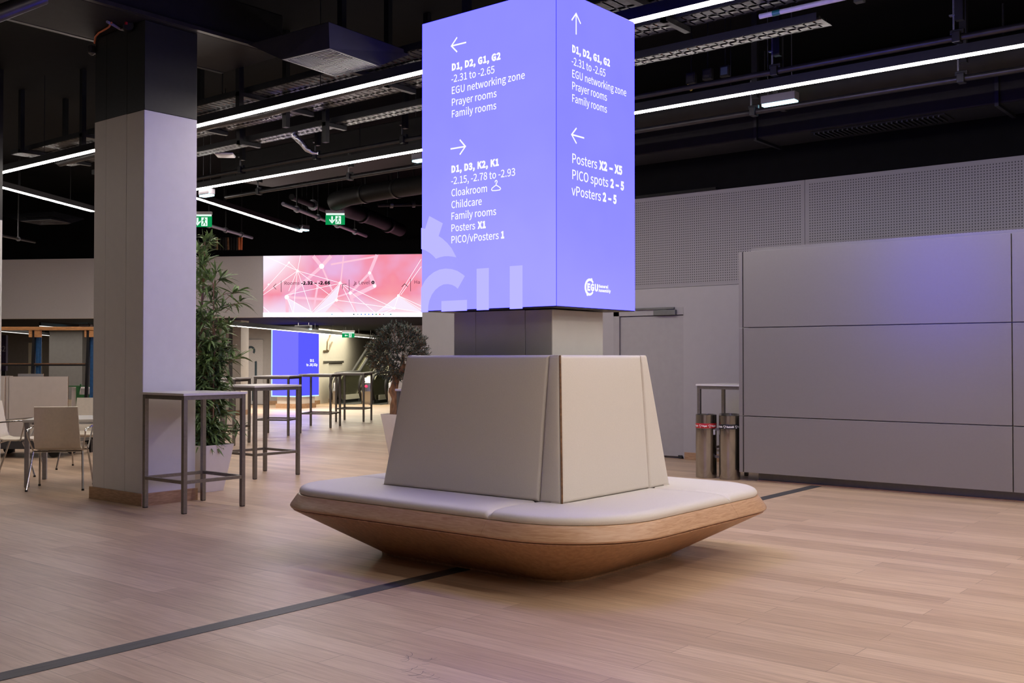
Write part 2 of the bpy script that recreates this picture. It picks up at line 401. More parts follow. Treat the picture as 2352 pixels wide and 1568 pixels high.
hb = MB(); hb.box((-8.2, YB - .05, 3.757), (-6.9, YB + .02, 3.79)); hb.build('cable_ledge', M_DUCT, wall)
# white panelled partition in front of it
YP = 11.13
gx = -2.69
part = struct(MB().box((-5.50, YP + .04, .10), (8.6, YB - .02, 2.70)).build('wall_partition', M_PANEL))
xc = [aty(1707, 800, YP).x, aty(2324, 700, YP).x]; wcol = xc[1] - xc[0]
cols = [xc[0]] + [xc[1] + wcol * k for k in range(4)]
zr = [aty(1709, 1085, YP).z, aty(1708, 955, YP).z, aty(1707, 752.5, YP).z, aty(1706, 577.5, YP).z]
for i in range(4):
    for j in range(3):
        MB().box((cols[i] + .005, YP, zr[j] + .005), (cols[i + 1] - .005, YP + .045, zr[j + 1] - .005)).build('wall_panel', M_PANEL, part, bevel=.002)
for j in range(3):
    MB().box((cols[0] - .055, YP, zr[j] + .004), (cols[0] - .010, YP + .4, zr[j + 1] - .004)).build('end_panel', M_PANEL, part, bevel=.002)
sk = MB(); sk.box((-5.46, YP + .14, 0), (8.6, YP + .2, zr[0])); sk.build('plinth', M_CLOSER, part)
struct(MB().box((-5.46, YP + .10, 0), (8.6, YP + .13, .012)).build('trim_2', M_SKIRT))

# far hall: bulkhead with the pink screen
BP = atd(692, 655, 23.6)
def bpt(x, y, off=0.): return atp(x, y, BP, N2) - N2 * off
bl = bpt(606, 728); zb0, zb1 = bl.z, bpt(606, 587.5).z
b0 = (BP + T2 * -9.5); b1 = (BP + T2 * 6.0)
mb = MB(); mb.bar(Vector((b0.x, b0.y, (zb0 + zb1) / 2)) + N2 * .16, Vector((b1.x, b1.y, (zb0 + zb1) / 2)) + N2 * .16, .3, zb1 - zb0)
bulk = struct(mb.build('wall_bulkhead', M_BULK))
mb = MB(); mb.bar(Vector((b0.x, b0.y, (zb1 + 5.3) / 2 + .002)) + N2 * .3, Vector((b1.x, b1.y, (zb1 + 5.3) / 2 + .002)) + N2 * .3, .3, 5.3 - zb1 - .004)
struct(mb.build('wall_above_bulkhead', M_BLACK))
# low black ceiling of the hall beyond the bulkhead
zlow = zb0 + .02
q = [b0 + N2 * .4 - T2 * 8, b1 + N2 * .4 + T2 * 4, b1 + N2 * 34 + T2 * 4, b0 + N2 * 34 - T2 * 8]
mb = MB(); mb.slab([Vector((v.x, v.y, zlow)) for v in q], Vector((0, 0, 1)), .1)
struct(mb.build('ceiling_low', M_BLACK))

# ---------------------------------------------------------------- columns
CXA, CXB, CYA, CYB = -10.03, -9.115, 5.575, 6.165
c = thing('column', 'free-standing white boxed column with black top behind the nearest bar table', 'column', ((CXA + CXB) / 2, (CYA + CYB) / 2, 0))
hx, hy = (CXB - CXA) / 2, (CYB - CYA) / 2
zt = 3.83
segs = [-hx, -hx + .22, -hx + .60, hx]
for i in range(3):
    MB().box((segs[i] + (.0015 if i else 0), -hy, 0), (segs[i + 1] - (.0015 if i < 2 else 0), hy, zt)).build('column_panel', M_COLW, c, bevel=.006 if i == 2 else .001)
for i in range(3):
    MB().box((segs[i] + (.0015 if i else 0), -hy + .002, zt + .002), (segs[i + 1] - (.0015 if i < 2 else 0), hy - .002, 4.7)).build('black_column_top', M_BLACK2, c, bevel=.003)
k = MB(); t = .018
k.box((-hx - .02 - t, -hy - t, 0), (hx + t, -hy, .12)); k.box((hx, -hy, 0), (hx + t, hy + t, .12)); k.box((-hx, hy, 0), (hx, hy + t, .12)); k.box((-hx - t, -hy, 0), (-hx, hy + t, .12))
k.build('baseboard', M_SKIRT, c, bevel=.003)
# second column: the pillar the bench and the screen cube are built around
PX, PY = -4.767, 6.055
c = thing('column', 'white boxed column between the cream bench and the lavender screen cube', 'column', (PX, PY, 0))
hx, hy = .455, .31
segs = [-hx, -hx + .21, -hx + .67, hx]
for i in range(3):
    MB().box((segs[i] + (.002 if i else 0), -hy, 0), (segs[i + 1] - (.002 if i < 2 else 0), hy, 1.76)).build('column_panel', M_COLW, c, bevel=.006 if i == 2 else .001)
# sliver of a column at the left edge of the view
pc = atd(4, 700, 14.0)
c = thing('column', 'white column cut off by the left edge of the photo', 'column', (pc.x - .3, pc.y - .3, 0))
MB().box((-.3, -.3, 0), (.3, .3, atd(4, 505, 14).z)).build('column_panel', M_COLW, c, bevel=.004)
MB().box((-.3, -.3, atd(4, 505, 14).z + .002), (.3, .3, 5.3)).build('black_column_top', M_BLACK2, c)

# ================================================================== THE BENCH
BC = Vector((-4.765, 6.03, 0))
bench = thing('island_bench', 'cream upholstered island bench on a flared oak base around the column', 'bench', BC)
HX, HY, RC, RC2 = 1.423, 1.16, .64, .42        # cushion outline (bottom edge)
IX, IY = .82, .67                   # foot of the backrest
SX, SY = .62, .42                   # where the four seat modules meet (pinwheel)
def outline(off, hx=HX, hy=HY, r=RC, n=14):
    """one quarter: front seam -> near corner -> right seam, as (point, normal, t)"""
    X, Y, r = hx + off, hy + off, r + off
    out = []
    for i in range(6): out.append((Vector((SX + (X - r - SX) * i / 6, -Y, 0)), 's1', i / 6))
    for i in range(n + 1):
        a = -math.pi / 2 + math.pi / 2 * i / n
        out.append((Vector((X - r + r * math.cos(a), -Y + r + r * math.sin(a), 0)), 'c', i / n))
    for i in range(1, 9): out.append((Vector((X, -Y + r + (SY - (-Y + r)) * i / 8, 0)), 's2', i / 8))
    return out
def outline_b(off, hx=HX, hy=HY, r=RC2, n=14):
    """right seam -> far corner -> back seam"""
    X, Y, r = hx + off, hy + off, r + off
    out = []
    for i in range(6): out.append((Vector((X, SY + (Y - r - SY) * i / 6, 0)), 's1', i / 6))
    for i in range(n + 1):
        a = math.pi / 2 * i / n
        out.append((Vector((X - r + r * math.cos(a), Y - r + r * math.sin(a), 0)), 'c', i / n))
    for i in range(1, 9): out.append((Vector((X - r + (-SX - (X - r)) * i / 8, Y, 0)), 's2', i / 8))
    return out
def inner_pts(which):
    out = []
    if which == 0:
        A, B, Cc = Vector((SX, -IY, 0)), Vector((IX, -IY, 0)), Vector((IX, SY, 0))
    else:
        A, B, Cc = Vector((IX, SY, 0)), Vector((IX, IY, 0)), Vector((-SX, IY, 0))
    for o, k, t in (outline(0) if which == 0 else outline_b(0)):
        out.append(A.lerp(B, t) if k == 's1' else B if k == 'c' else B.lerp(Cc, t))
    return out
def ring_part(which, prof, gap, rot):
    """prof: list of (kind, value, z) ; 'o' = offset from the cushion outline, 'i' = fraction towards the inner edge"""
    fn = outline if which == 0 else outline_b
    inn = inner_pts(which); secs = []
    offs = {}
    for kind, v, z in prof:
        if kind == 'o' and v not in offs: offs[v] = [q[0] for q in fn(v)]
        if kind == 'b' and 'b' not in offs: offs['b'] = [q[0] for q in fn(0, .90, .735, .26)]
    o0 = [q[0] for q in fn(0)]; n = len(o0)
    for i in range(n):
        sec = []
        for kind, v, z in prof:
            if kind == 'o': p = offs[v][i].copy()
            elif kind == 'b': p = offs['b'][i].copy()
            else: p = o0[i].lerp(inn[i], v)
            p.z = z; sec.append(p)
        secs.append(sec)
    # pull the two ends back a little to leave the joint
    def shift(sec, d): return [p + d for p in sec]
    d0 = (secs[1][0] - secs[0][0]).normalized(); d1 = (secs[-2][0] - secs[-1][0]).normalized()
    d0 = Vector((1, 0, 0)) if which == 0 else Vector((0, 1, 0)); d1 = Vector((0, -1, 0)) if which == 0 else Vector((1, 0, 0))
    secs[0] = shift(secs[0], d0 * gap); secs[-1] = shift(secs[-1], d1 * gap)
    M = Matrix.Rotation(math.pi if rot else 0, 4, 'Z')
    return [[M @ p for p in s_] for s_ in secs]
def soften(secs, amt, rnd):
    """round the end of a cushion: extra sections that shrink towards the joint"""
    def shrunk(s, k, d):
        cz = min(p.z for p in s); q = []
        for p in s: q.append(Vector((p.x, p.y, cz + (p.z - cz) * k)) + d)
        return q
    a = (secs[1][0] - secs[0][0]).normalized(); b = (secs[-2][0] - secs[-1][0]).normalized()
    return [shrunk(secs[0], 1 - amt * .6, Vector()), shrunk(secs[0], 1 - amt * .35, a * rnd * .4), shrunk(secs[0], 1, a * rnd)] + secs[1:-1] + \
           [shrunk(secs[-1], 1, b * rnd), shrunk(secs[-1], 1 - amt * .35, b * rnd * .4), shrunk(secs[-1], 1 - amt * .6, Vector())]
CUSH = [('o', -.001, .440), ('o', .004, .452), ('o', .002, .466), ('o', -.008, .480), ('o', -.026, .490), ('o', -.055, .496), ('i', .2, .501), ('i', .45, .504),
        ('i', .75, .501), ('i', 1.0, .497), ('i', 1.0, .430), ('i', .5, .430), ('o', -.03, .430)]
RIM = [('o', -.05, .432), ('o', -.004, .4375), ('o', .010, .437), ('o', .018, .431), ('o', .026, .420), ('o', .068, .362), ('o', .071, .352), ('o', .066, .343), ('o', .05, .338), ('o', -.05, .338)]
SHELL = [('o', .036, .336), ('o', .052, .334), ('o', .050, .326), ('b', 0, .012), ('b', 0, .0), ('i', 1.0, .0), ('i', 1.0, .336)]
for rot in (0, 1):
    for which in (0, 1):
        MBc = MB(); MBc.sweep(soften(ring_part(which, CUSH, .0025, rot), .55, .03)); MBc.build('seat_cushion', M_CUSH, bench, smooth=True)
        m2 = MB(); m2.sweep(ring_part(which, RIM, .001, rot)); m2.build('oak_rim', M_RIM, bench, smooth=True)
        m3 = MB(); m3.sweep(ring_part(which, SHELL, .0008, rot)); m3.build('base_panel', M_SHELL, bench, smooth=True)
def pad(c00, c10, c11, c01, thick, r):
    """padded slab: corners bottom-left, bottom-right, top-right, top-left seen from outside"""
    c00, c10, c11, c01 = map(Vector, (c00, c10, c11, c01))
    nrm = (c10 - c00).cross(c01 - c00).normalized()
    W = (c10 - c00).length; H = (c01 - c00).length
    def stops(Ln):
        e = [0, .06, .18, .4, .7, 1.0]
        a = [r * x / Ln for x in e]; mid = [a[-1] + (1 - 2 * a[-1]) * k / 8 for k in range(1, 8)]
        return a + mid + [1 - x for x in reversed(a)]
    us, vs = stops(W), stops(H); mb = MB(); nu, nv = len(us), len(vs)
    def dep(d): d = min(d, r); return r - math.sqrt(max(0, r * r - (r - d) ** 2))
    g = []
    for v in vs:
        for u in us:
            p = c00.lerp(c10, u).lerp(c01.lerp(c11, u), v)
            dd = min(max(dep(min(u, 1 - u) * W), dep(min(v, 1 - v) * H)), r)
            bulge = .010 * math.sin(math.pi * u) ** .5 * math.sin(math.pi * v) ** .5 if 0 < u < 1 and 0 < v < 1 else 0
            g.append(p + nrm * (bulge - dd))
    fs = [(j * nu + i, j * nu + i + 1, (j + 1) * nu + i + 1, (j + 1) * nu + i) for j in range(nv - 1) for i in range(nu - 1)]
    bk = [c - nrm * thick for c in (c00, c10, c11, c01)]; o = len(g)
    bot = list(range(nu)); top = [(nv - 1) * nu + i for i in range(nu)]; lef = [j * nu for j in range(nv)]; rig = [j * nu + nu - 1 for j in range(nv)]
    fs += [tuple(reversed(bot)) + (o, o + 1), tuple(top) + (o + 2, o + 3), tuple(lef) + (o + 3, o), tuple(reversed(rig)) + (o + 1, o + 2), (o + 1, o, o + 3, o + 2)]
    mb.add(g + bk, fs); return mb
zb_, zt_ = .492, 1.446
BX, BY, TX, TY = .82, .67, .705, .535
def face_pads(P00, P10, P11, P01, fb, ft):
    """wide pad + narrow pad on one face; fb, ft = joint position along bottom and top"""
    jb, jt = Vector(P00).lerp(Vector(P10), fb), Vector(P01).lerp(Vector(P11), ft); w_ = (Vector(P10) - Vector(P00)).normalized()
    pad(P00, jb - w_ * .001, jt - w_ * .001, P01, .09, .028).build('backrest_pad', M_CUSH, bench, smooth=True)
    g = w_ * .009
    pad(jb + w_ * .001, Vector(P10) - g, Vector(P11) - g, jt + w_ * .001, .09, .022).build('backrest_wing_pad', M_CUSH, bench, smooth=True)
fx = (.625 + BX) / (2 * BX)
for sgn in (1, -1):
    def q(x, y, z): return Vector((x * sgn, y * sgn, z))
    face_pads(q(-BX, -BY, zb_), q(BX, -BY, zb_), q(TX, -TY, zt_), q(-TX, -TY, zt_), .885, .935)
    face_pads(q(BX, -BY, zb_), q(BX, BY, zb_), q(TX, TY, zt_), q(TX, -TY, zt_), .79, .925)
    MB().bar(q(BX - .004, -BY + .004, zb_ + .004), q(TX - .004, -TY + .004, zt_ - .006), .011, .011, Vector((1, 1, 0)).normalized()).build('corner_gap_strip', M_EDGE, bench)  # dark bar drawn in so the corner gap looks deep and shaded
core = MB(); i_ = .05
vs = [(-BX + i_, -BY + i_, .44), (BX - i_, -BY + i_, .44), (BX - i_, BY - i_, .44), (-BX + i_, BY - i_, .44), (-TX + i_, -TY + i_, 1.43), (TX - i_, -TY + i_, 1.43), (TX - i_, TY - i_, 1.43), (-TX + i_, TY - i_, 1.43)]
iv = [(-.47, -.325), (.47, -.325), (.47, .325), (-.47, .325)]
vs += [(x, y, .44) for x, y in iv] + [(x, y, 1.43) for x, y in iv]
core.add([Vector(v) - Vector((PX, PY, 0)) * 0 for v in vs], [(0, 1, 5, 4), (1, 2, 6, 5), (2, 3, 7, 6), (3, 0, 4, 7)] + [(4 + i, 4 + (i + 1) % 4, 12 + (i + 1) % 4, 12 + i) for i in range(4)] + [(8 + i, 8 + (i + 1) % 4, 12 + (i + 1) % 4, 12 + i) for i in range(4)] + [((i + 1) % 4, i, 8 + i, 8 + (i + 1) % 4) for i in range(4)])
core.build('backrest_core', M_CORE, bench)

# ================================================================== LED SCREEN CUBE
X0, X1, Y0, Y1, Z0, Z1 = -5.39, -4.145, 5.57, 6.54, 1.765, 3.905
cube = thing('led_screen_cube', 'large lavender LED screen cube with white direction lettering on the bench column', 'screen', ((X0 + X1) / 2, (Y0 + Y1) / 2, Z0))
OFF = Vector(cube.location)
LCOL = [(166, 162, 255), (162, 158, 255), (152, 149, 255), (147, 144, 255), (146, 143, 255)]
M_LED1 = led_material('led_picture_wide', LCOL, 0, 0, Z1 - Z0, 1)
M_LED2 = led_material('led_picture_narrow', [(160, 155, 255), (150, 146, 255), (143, 140, 255), (142, 139, 255), (143, 140, 255)], 0, 0, Z1 - Z0, 1)
def loc(v): return Vector(v) - OFF
fr = MB(); fr.box(loc((X0 + .004, Y0 + .004, Z0)), loc((X1 - .004, Y1 - .004, Z1))); fr.build('cabinet', M_BLACK2, cube)
def screen(a, b, nrm, m):
    mb = MB(); a = Vector(a); b = Vector(b)
    mb.add([loc(p) for p in (a, (b.x, b.y, a.z), b, (a.x, a.y, b.z))] + [loc(Vector(p) - nrm * .0035) for p in (a, (b.x, b.y, a.z), b, (a.x, a.y, b.z))],
           [(0, 1, 2, 3), (7, 6, 5, 4), (0, 4, 5, 1), (1, 5, 6, 2), (2, 6, 7, 3), (3, 7, 4, 0)])
    return mb.build('screen_face', m, cube)
nF, nR = Vector((0, -1, 0)), Vector((1, 0, 0)); e = .006
sF = screen((X0 + e, Y0, Z0 + e), (X1 - e, Y0, Z1 - e), nF, M_LED1)
sR = screen((X1, Y0 + e, Z0 + e), (X1, Y1 - e, Z1 - e), nR, M_LED2)
screen((X1 - e, Y1, Z0 + e), (X0 + e, Y1, Z1 - e), Vector((0, 1, 0)), M_LED1)
screen((X0, Y1 - e, Z0 + e), (X0, Y0 + e, Z1 - e), Vector((-1, 0, 0)), M_LED2)
UF, UR, VZ = Vector((1, 0, 0)), Vector((0, 1, 0)), Vector((0, 0, 1))
def onF(x, y): return aty(x, y, Y0)
def onR(x, y): return atx(x, y, X1)
def line(pt, U, nrm, parent, runs, base, cap_px, name='lettering'):
    """runs = [(text, bold, left px, right px)]; base = a pixel on the baseline"""
    z = pt(*base).z; cap = pt(base[0], base[1] - cap_px).z - z
    for body, bold, xl, xr in runs:
        mb = MB(); a = pt(xl, base[1]); b = pt(xr, base[1]); o = Vector((a.x, a.y, z))
        letter(mb, body, bold, o - OFF, U, VZ, (b - a).dot(U), cap, nrm)
        mb.build(name, M_TXT, parent)
F = lambda runs, base, cap=16.6: line(onF, UF, nF, sF, runs, base, cap)
F([('D1, D2, G1, G2', 1, 1038.4, 1150.3)], (1038.4, 163.1))
F([('-2.31 to -2.65', 0, 1037.4, 1136.4)], (1042.5, 189.0))
F([('EGU networking zone', 0, 1038.4, 1206)], (1038.4, 216.6))
F([('Prayer rooms', 0, 1038.4, 1141.2)], (1038.4, 243.6))
F([('Family rooms', 0, 1038.4, 1140.5)], (1038.4, 270.4))
F([('D1, D3, K2, K1', 1, 1037.5, 1146.4)], (1037.5, 397.3))
F([('-2.15, -2.78 to -2.93', 0, 1037, 1183.9)], (1042, 423.2))
F([('Cloakroom', 0, 1037.5, 1119.3)], (1037.5, 451.4))
F([('Childcare', 0, 1037.5, 1107.1)], (1037.5, 478.6))
F([('Family rooms', 0, 1037.5, 1140.2)], (1037.5, 505.0))
F([('Posters', 0, 1037.5, 1092), ('X1', 1, 1097.3, 1116.4)], (1037.5, 532.1))
F([('PICO/vPosters', 0, 1037.5, 1146), ('1', 1, 1151.4, 1158.8)], (1037.5, 558.9))
G = lambda runs, base, cap=18.0: line(onR, UR, nR, sR, runs, base, cap)
G([('D1, D2, G1, G2', 1, 1313.5, 1400.2)], (1313.5, 120.3))
G([('-2.31 to -2.65', 0, 1312.3, 1389.7)], (1317.3, 150.1))
G([('EGU networking zone', 0, 1313.5, 1437.5)], (1313.5, 177.5))
G([('Prayer rooms', 0, 1313.5, 1393.2)], (1313.5, 205.1))
G([('Family rooms', 0, 1313.5, 1393.2)], (1313.5, 233.8))
G([('Posters', 0, 1313.7, 1370.8), ('X2 – X5', 1, 1375.1, 1428.3)], (1313.7, 374.1), 22.3)
G([('PICO spots', 0, 1313.7, 1396.2), ('2 – 5', 1, 1400.9, 1432.3)], (1313.7, 411.2), 22.3)
G([('vPosters', 0, 1312.1, 1379.4), ('2 – 5', 1, 1383.4, 1415.3)], (1316.2, 448.7), 22.3)
def arrow(pt, nrm, parent, segs, name='arrow', wd=.0105):
    mb = MB(); strokes(mb, [(loc(pt(*a)), loc(pt(*b))) for a, b in segs], wd, nrm); mb.build(name, M_TXT, parent)
arrow(onF, nF, sF, [((1070.4, 97.8), (1038, 105.8)), ((1049.9, 87.1), (1037.6, 105.8)), ((1049.9, 118.7), (1037.6, 105.8))])
arrow(onF, nF, sF, [((1036.6, 342), (1069.6, 336.3)), ((1057.5, 321.8), (1069.6, 336.3)), ((1057.5, 354.1), (1069.6, 336.3))])
arrow(onR, nR, sR, [((1322.4, 78), (1322.4, 32)), ((1312.8, 45.7), (1322.4, 31.3)), ((1332.2, 53.6), (1322.4, 31.3))])
arrow(onR, nR, sR, [((1339.9, 316.8), (1312.5, 309.1)), ((1322.6, 295), (1312.1, 309.1)), ((1322.6, 328.5), (1312.1, 309.1))])
hg = [(1000 + x / 5.6, 300 + y / 5.6) for x, y in ((772, 662), (776, 645), (790, 640), (799, 652), (796, 668), (786, 682), (786, 700))]
hs = [(1000 + x / 5.6, 300 + y / 5.6) for x, y in ((786, 700), (760, 718), (732, 742), (726, 760), (738, 772), (785, 770), (833, 762), (843, 748), (836, 732), (812, 716), (786, 700))]
arrow(onF, nF, sF, list(zip(hg[:-1], hg[1:])) + list(zip(hs[:-1], hs[1:])), 'coat_hanger_icon', .0065)
def flat(pt, nrm, parent, pix, m, name, org, k, lift=.002):
    mb = MB(); pts = [loc(pt(org[0] + x / k, org[1] + y / k)) + nrm * lift for x, y in pix]
    mb.slab(pts, nrm, .0006); return mb.build(name, m, parent)
o_, k_ = (960, 480), 6.273
def wm(*pixs):
    wmb = MB()
    for pix in pixs: wmb.slab([loc(onF(960 + x / 6.273, 480 + y / 6.273)) + nF * .0012 for x, y in pix], nF, .0006)
    wmb.build('watermark_letter', M_WM, sF)
wm([(49, 271), (105, 285), (165, 100), (360, 205), (300, 388), (260, 715), (220, 670), (170, 630), (110, 595), (49, 575)],
   [(300, 388), (360, 430), (430, 495), (490, 570), (555, 695), (500, 685), (440, 678), (380, 680), (320, 693), (260, 715)])
go = [(49, 1140), (60, 1115), (100, 1035), (160, 965), (230, 910), (310, 872), (400, 857), (490, 865), (570, 890), (640, 935), (677, 965)]
gi = [(150, 1400), (165, 1320), (200, 1235), (225, 1200), (250, 1165), (310, 1115), (370, 1085), (430, 1080), (490, 1090), (540, 1115), (575, 1147)]
wm(*[[go[i], go[i + 1], gi[i + 1], gi[i]] for i in range(10)], [(49, 1140), (150, 1400), (147, 1482), (49, 1487)])
wm([(340, 1325), (708, 1307), (708, 1462), (340, 1475)])
wm([(847, 860), (1023, 847), (1023, 1451), (847, 1457)]); wm([(1325, 822), (1508, 810), (1508, 1433), (1325, 1439)])
# small emblem on the narrow face: broken ring, three letters, two words
em = MB()
def ell(a0, a1, n, cx, cy, rxo, ryo, rxi, ryi):
    for i in range(n):
        t0, t1 = R(a0 + (a1 - a0) * i / n), R(a0 + (a1 - a0) * (i + 1) / n)
        P = [(cx + rxo * math.cos(t0), cy + ryo * math.sin(t0)), (cx + rxo * math.cos(t1), cy + ryo * math.sin(t1)), (cx + 12 + rxi * math.cos(t1), cy + ryi * math.sin(t1)), (cx + 12 + rxi * math.cos(t0), cy + ryi * math.sin(t0))]
        em.slab([loc(onR(1320 + x / 19.6, 620 + y / 19.6)) + nR * .003 for x, y in P], nR, .0005)
ell(40, 325, 28, 650, 767, 222, 388, 158, 280)
for P in ([(700, 400), (740, 360), (785, 410), (765, 470)], [(520, 1060), (515, 1130), (570, 1175), (600, 1110)]):
    em.slab([loc(onR(1320 + x / 19.6, 620 + y / 19.6)) + nR * .003 for x, y in P], nR, .0005)
for body, xl, xr, by, cap in (('EGU', 1348.1, 1373.1, 667.4, 17.3), ('General', 1374.1, 1396.3, 660.6, 7.4), ('Assembly', 1373.8, 1401.9, 670.0, 7.4)):
    a = onR(xl, by); b = onR(xr, by); z = a.z; cap = onR(xl, by - cap).z - z
    letter(em, body, 1, loc(a), UR, VZ, (b - a).dot(UR), cap, nR)
em.build('emblem', M_TXT, sR)

# ================================================================== BAR TABLES
def bar_table(label, loc_, rz, w=.68, h=1.10, group='steel framed bar tables in the hall'):
    t = thing('bar_table', label, 'table', loc_, rz, group); a = w / 2; s = .04; th = .022
    m = MB(); m.box((-a - .012, -a - .012, h - th), (a + .012, a + .012, h)); m.build('tabletop', M_TOP, t, bevel=.002)
    for sx in (-1, 1):
        for sy in (-1, 1):
            m = MB(); x, y = sx * (a - s / 2), sy * (a - s / 2); m.box((x - s / 2, y - s / 2, .008), (x + s / 2, y + s / 2, h - th))
            l = m.build('leg', M_STEEL, t, bevel=.002)
            f = MB(); f.box((x - s / 2 + .002, y - s / 2 + .002, 0), (x + s / 2 - .002, y + s / 2 - .002, .009)); f.build('foot_cap', M_RUBBER, l)
    m = MB(); i = a - s
    for z0, z1 in ((h - th - .04, h - th - .001),):
        m.box((-i, -a + .004, z0), (i, -a + .036, z1)); m.box((-i, a - .036, z0), (i, a - .004, z1)); m.box((-a + .004, -i, z0), (-a + .036, i, z1)); m.box((a - .036, -i, z0), (a - .004, i, z1))
    m.build('apron', M_STEEL, t, bevel=.001)
    m = MB(); z0, z1 = .27, .30
    m.box((-i, -a + .004, z0), (i, -a + .036, z1)); m.box((-i, a - .036, z0), (i, a - .004, z1)); m.box((-a + .004, -i, z0), (-a + .036, i, z1)); m.box((a - .036, -i, z0), (a - .004, i, z1))
    m.build('footrest', M_STEEL, t, bevel=.001)
    return t
t1 = bar_table('nearest steel bar table, pushed against the white column at left', (-8.685, 5.86, 0), 0)
g = t1['group']
def near_corner(px, py, ang, w=.68):
    p = atz(px, py); T = Vector((math.cos(ang), math.sin(ang), 0)); N = Vector((-math.sin(ang), math.cos(ang), 0))
    c = p - T * (w / 2 - .02) + N * (w / 2 - .02); return (c.x, c.y, 0)
dup(t1, (-10.43, 7.965, 0), 0, 'second bar table back, between the bamboo planter and the bench', g)
dup(t1, (-12.93, 8.66, 0), 0, 'bar table mostly hidden behind the bamboo planter', g)
dup(t1, near_corner(537, 1023, A2), A2, 'bar table in front of the far white column, just right of the bamboo', g)
dup(t1, near_corner(662, 1000, A2), A2, 'bar table directly in front of the tall blue screen column', g)
dup(t1, near_corner(759, 982, A2), A2, 'bar table standing before the white wall left of the escalator', g)
dup(t1, near_corner(835, 968, A2), A2, 'farthest bar table, in front of the escalator foot', g)
p = atd(911, 893, 11.0); dup(t1, (p.x + .34, p.y + .34, 0), 0, 'bar table behind the bench whose corner shows beside the olive trunk', g)
p = atd(1601, 884, 13.1); dup(t1, (p.x + .34, p.y + .34, 0), 0, 'bar table standing behind the steel waste bins at right', g)

# ================================================================== WASTE BINS
def ring_text(mb, body, r, z, cap, a0, bold=True, kx=.72):
    vs, fs = text_mesh(body, bold); y0, y1 = cap_height(bold); k = cap / (y1 - y0)
    x0 = min(v.x for v in vs); w_ = (max(v.x for v in vs) - x0) * k * kx
    mb.add([(r * math.cos(a0 + (v.x - x0) * k * kx / r), r * math.sin(a0 + (v.x - x0) * k * kx / r), z + (v.y - y0) * k) for v in vs], fs)
    return w_ / r
def recycle(mb, r, z, size, a0):
    def P(x, y): a = a0 + x / r; return Vector((r * math.cos(a), r * math.sin(a), z + y))
    n = 3
    for i in range(3):
        b = R(90 + 120 * i)
        for j in range(5):
            t0, t1 = b + R(12 + 17 * j), b + R(12 + 17 * (j + 1)); ro, ri = size * .5, size * .28
            if j == 4: ro, ri = size * .56, size * .2
            ro1, ri1 = (size * .5, size * .28) if j < 4 else (size * .38, size * .38)
            Q = [P(ro * math.cos(t0), ro * math.sin(t0)), P(ro1 * math.cos(t1), ro1 * math.sin(t1)), P(ri1 * math.cos(t1), ri1 * math.sin(t1)), P(ri * math.cos(t0), ri * math.sin(t0))]
            mb.add(Q, [(0, 1, 2, 3)])
def bin_(label, loc_, band, words, facing):
    t = thing('waste_bin', label, 'bin', loc_, 0, 'stainless waste bins by the panelled wall'); r, h = .123, .755
    MB().lathe([(r - .004, .0), (r, .006), (r, .575)], 48).build('body', M_BRUSH, t, smooth=True)
    MB().lathe([(r, .577), (r, h - .006), (r - .006, h), (r - .03, h), (r - .032, h - .03)], 48).build('lid_ring', M_BRUSH, t, smooth=True)
    b = MB().lathe([(r + .0008, .592), (r + .0014, .594), (r + .0014, .648), (r + .0008, .65)], 48).build('label_band', band, t, smooth=True)
    if not words: return t
    m = MB(); a = facing - 1.75
    for k in range(3):
        for wd in words:
            if wd == '@': recycle(m, r + .003, .621, .034, a + .14); a += .34
            else: a += ring_text(m, wd, r + .003, .609, .022, a) + .12
        if a > facing + 2.4: break
    m.build('lettering', M_PRINT, b)
    return t
pb1 = atz(1613, 1098); pb2 = atz(1665, 1102)
d1 = Vector((pb1.x - .012, pb1.y + .12, 0)) - Vector((pb1.x, pb1.y, 0)); d2 = Vector((.0, .12, 0))
fa = math.atan2(-pb1.y, -pb1.x)
B1 = bin_('steel waste bin with the red paper band, left of the pair', (pb1.x + d1.x, pb1.y + d1.y, 0), M_RED, ['@', 'Papier', '@', 'Paper'], fa + .08)
B2 = bin_('steel waste bin with the black residual waste band, beside the panelled wall', (pb2.x + d2.x, pb2.y + d2.y, 0), M_BLKB, ['Residual Waste', '@', 'Restmüll', '@'], fa - .18)
B3 = bin_('steel waste bin standing behind the red and black banded pair', ((B1.location.x + B2.location.x) / 2 + .02, B1.location.y + .262, 0), M_BLKB, [], fa)
st = MB()
def onbin(ang, z, w_, h_, r=.1285):
    n = 4
    for i in range(n):
        a0, a1 = ang + w_ / r * (i / n - .5), ang + w_ / r * ((i + 1) / n - .5)
        st.add([(r * math.cos(a0), r * math.sin(a0), z), (r * math.cos(a1), r * math.sin(a1), z), (r * math.cos(a1), r * math.sin(a1), z + h_), (r * math.cos(a0), r * math.sin(a0), z + h_)], [(0, 1, 2, 3)])
onbin(fa + .85, .515, .035, .062); st.build('sticker', M_PRINT, B1)
ln = MB()
mid = (B2.location - B1.location)
for z in (.24, .565): ln.box((.1235, -.012, z), (mid.length - .1235, .012, z + .03), Matrix.Rotation(math.atan2(mid.y, mid.x), 4, 'Z'))
ln.build('link_bracket', M_GREYMET, B1)

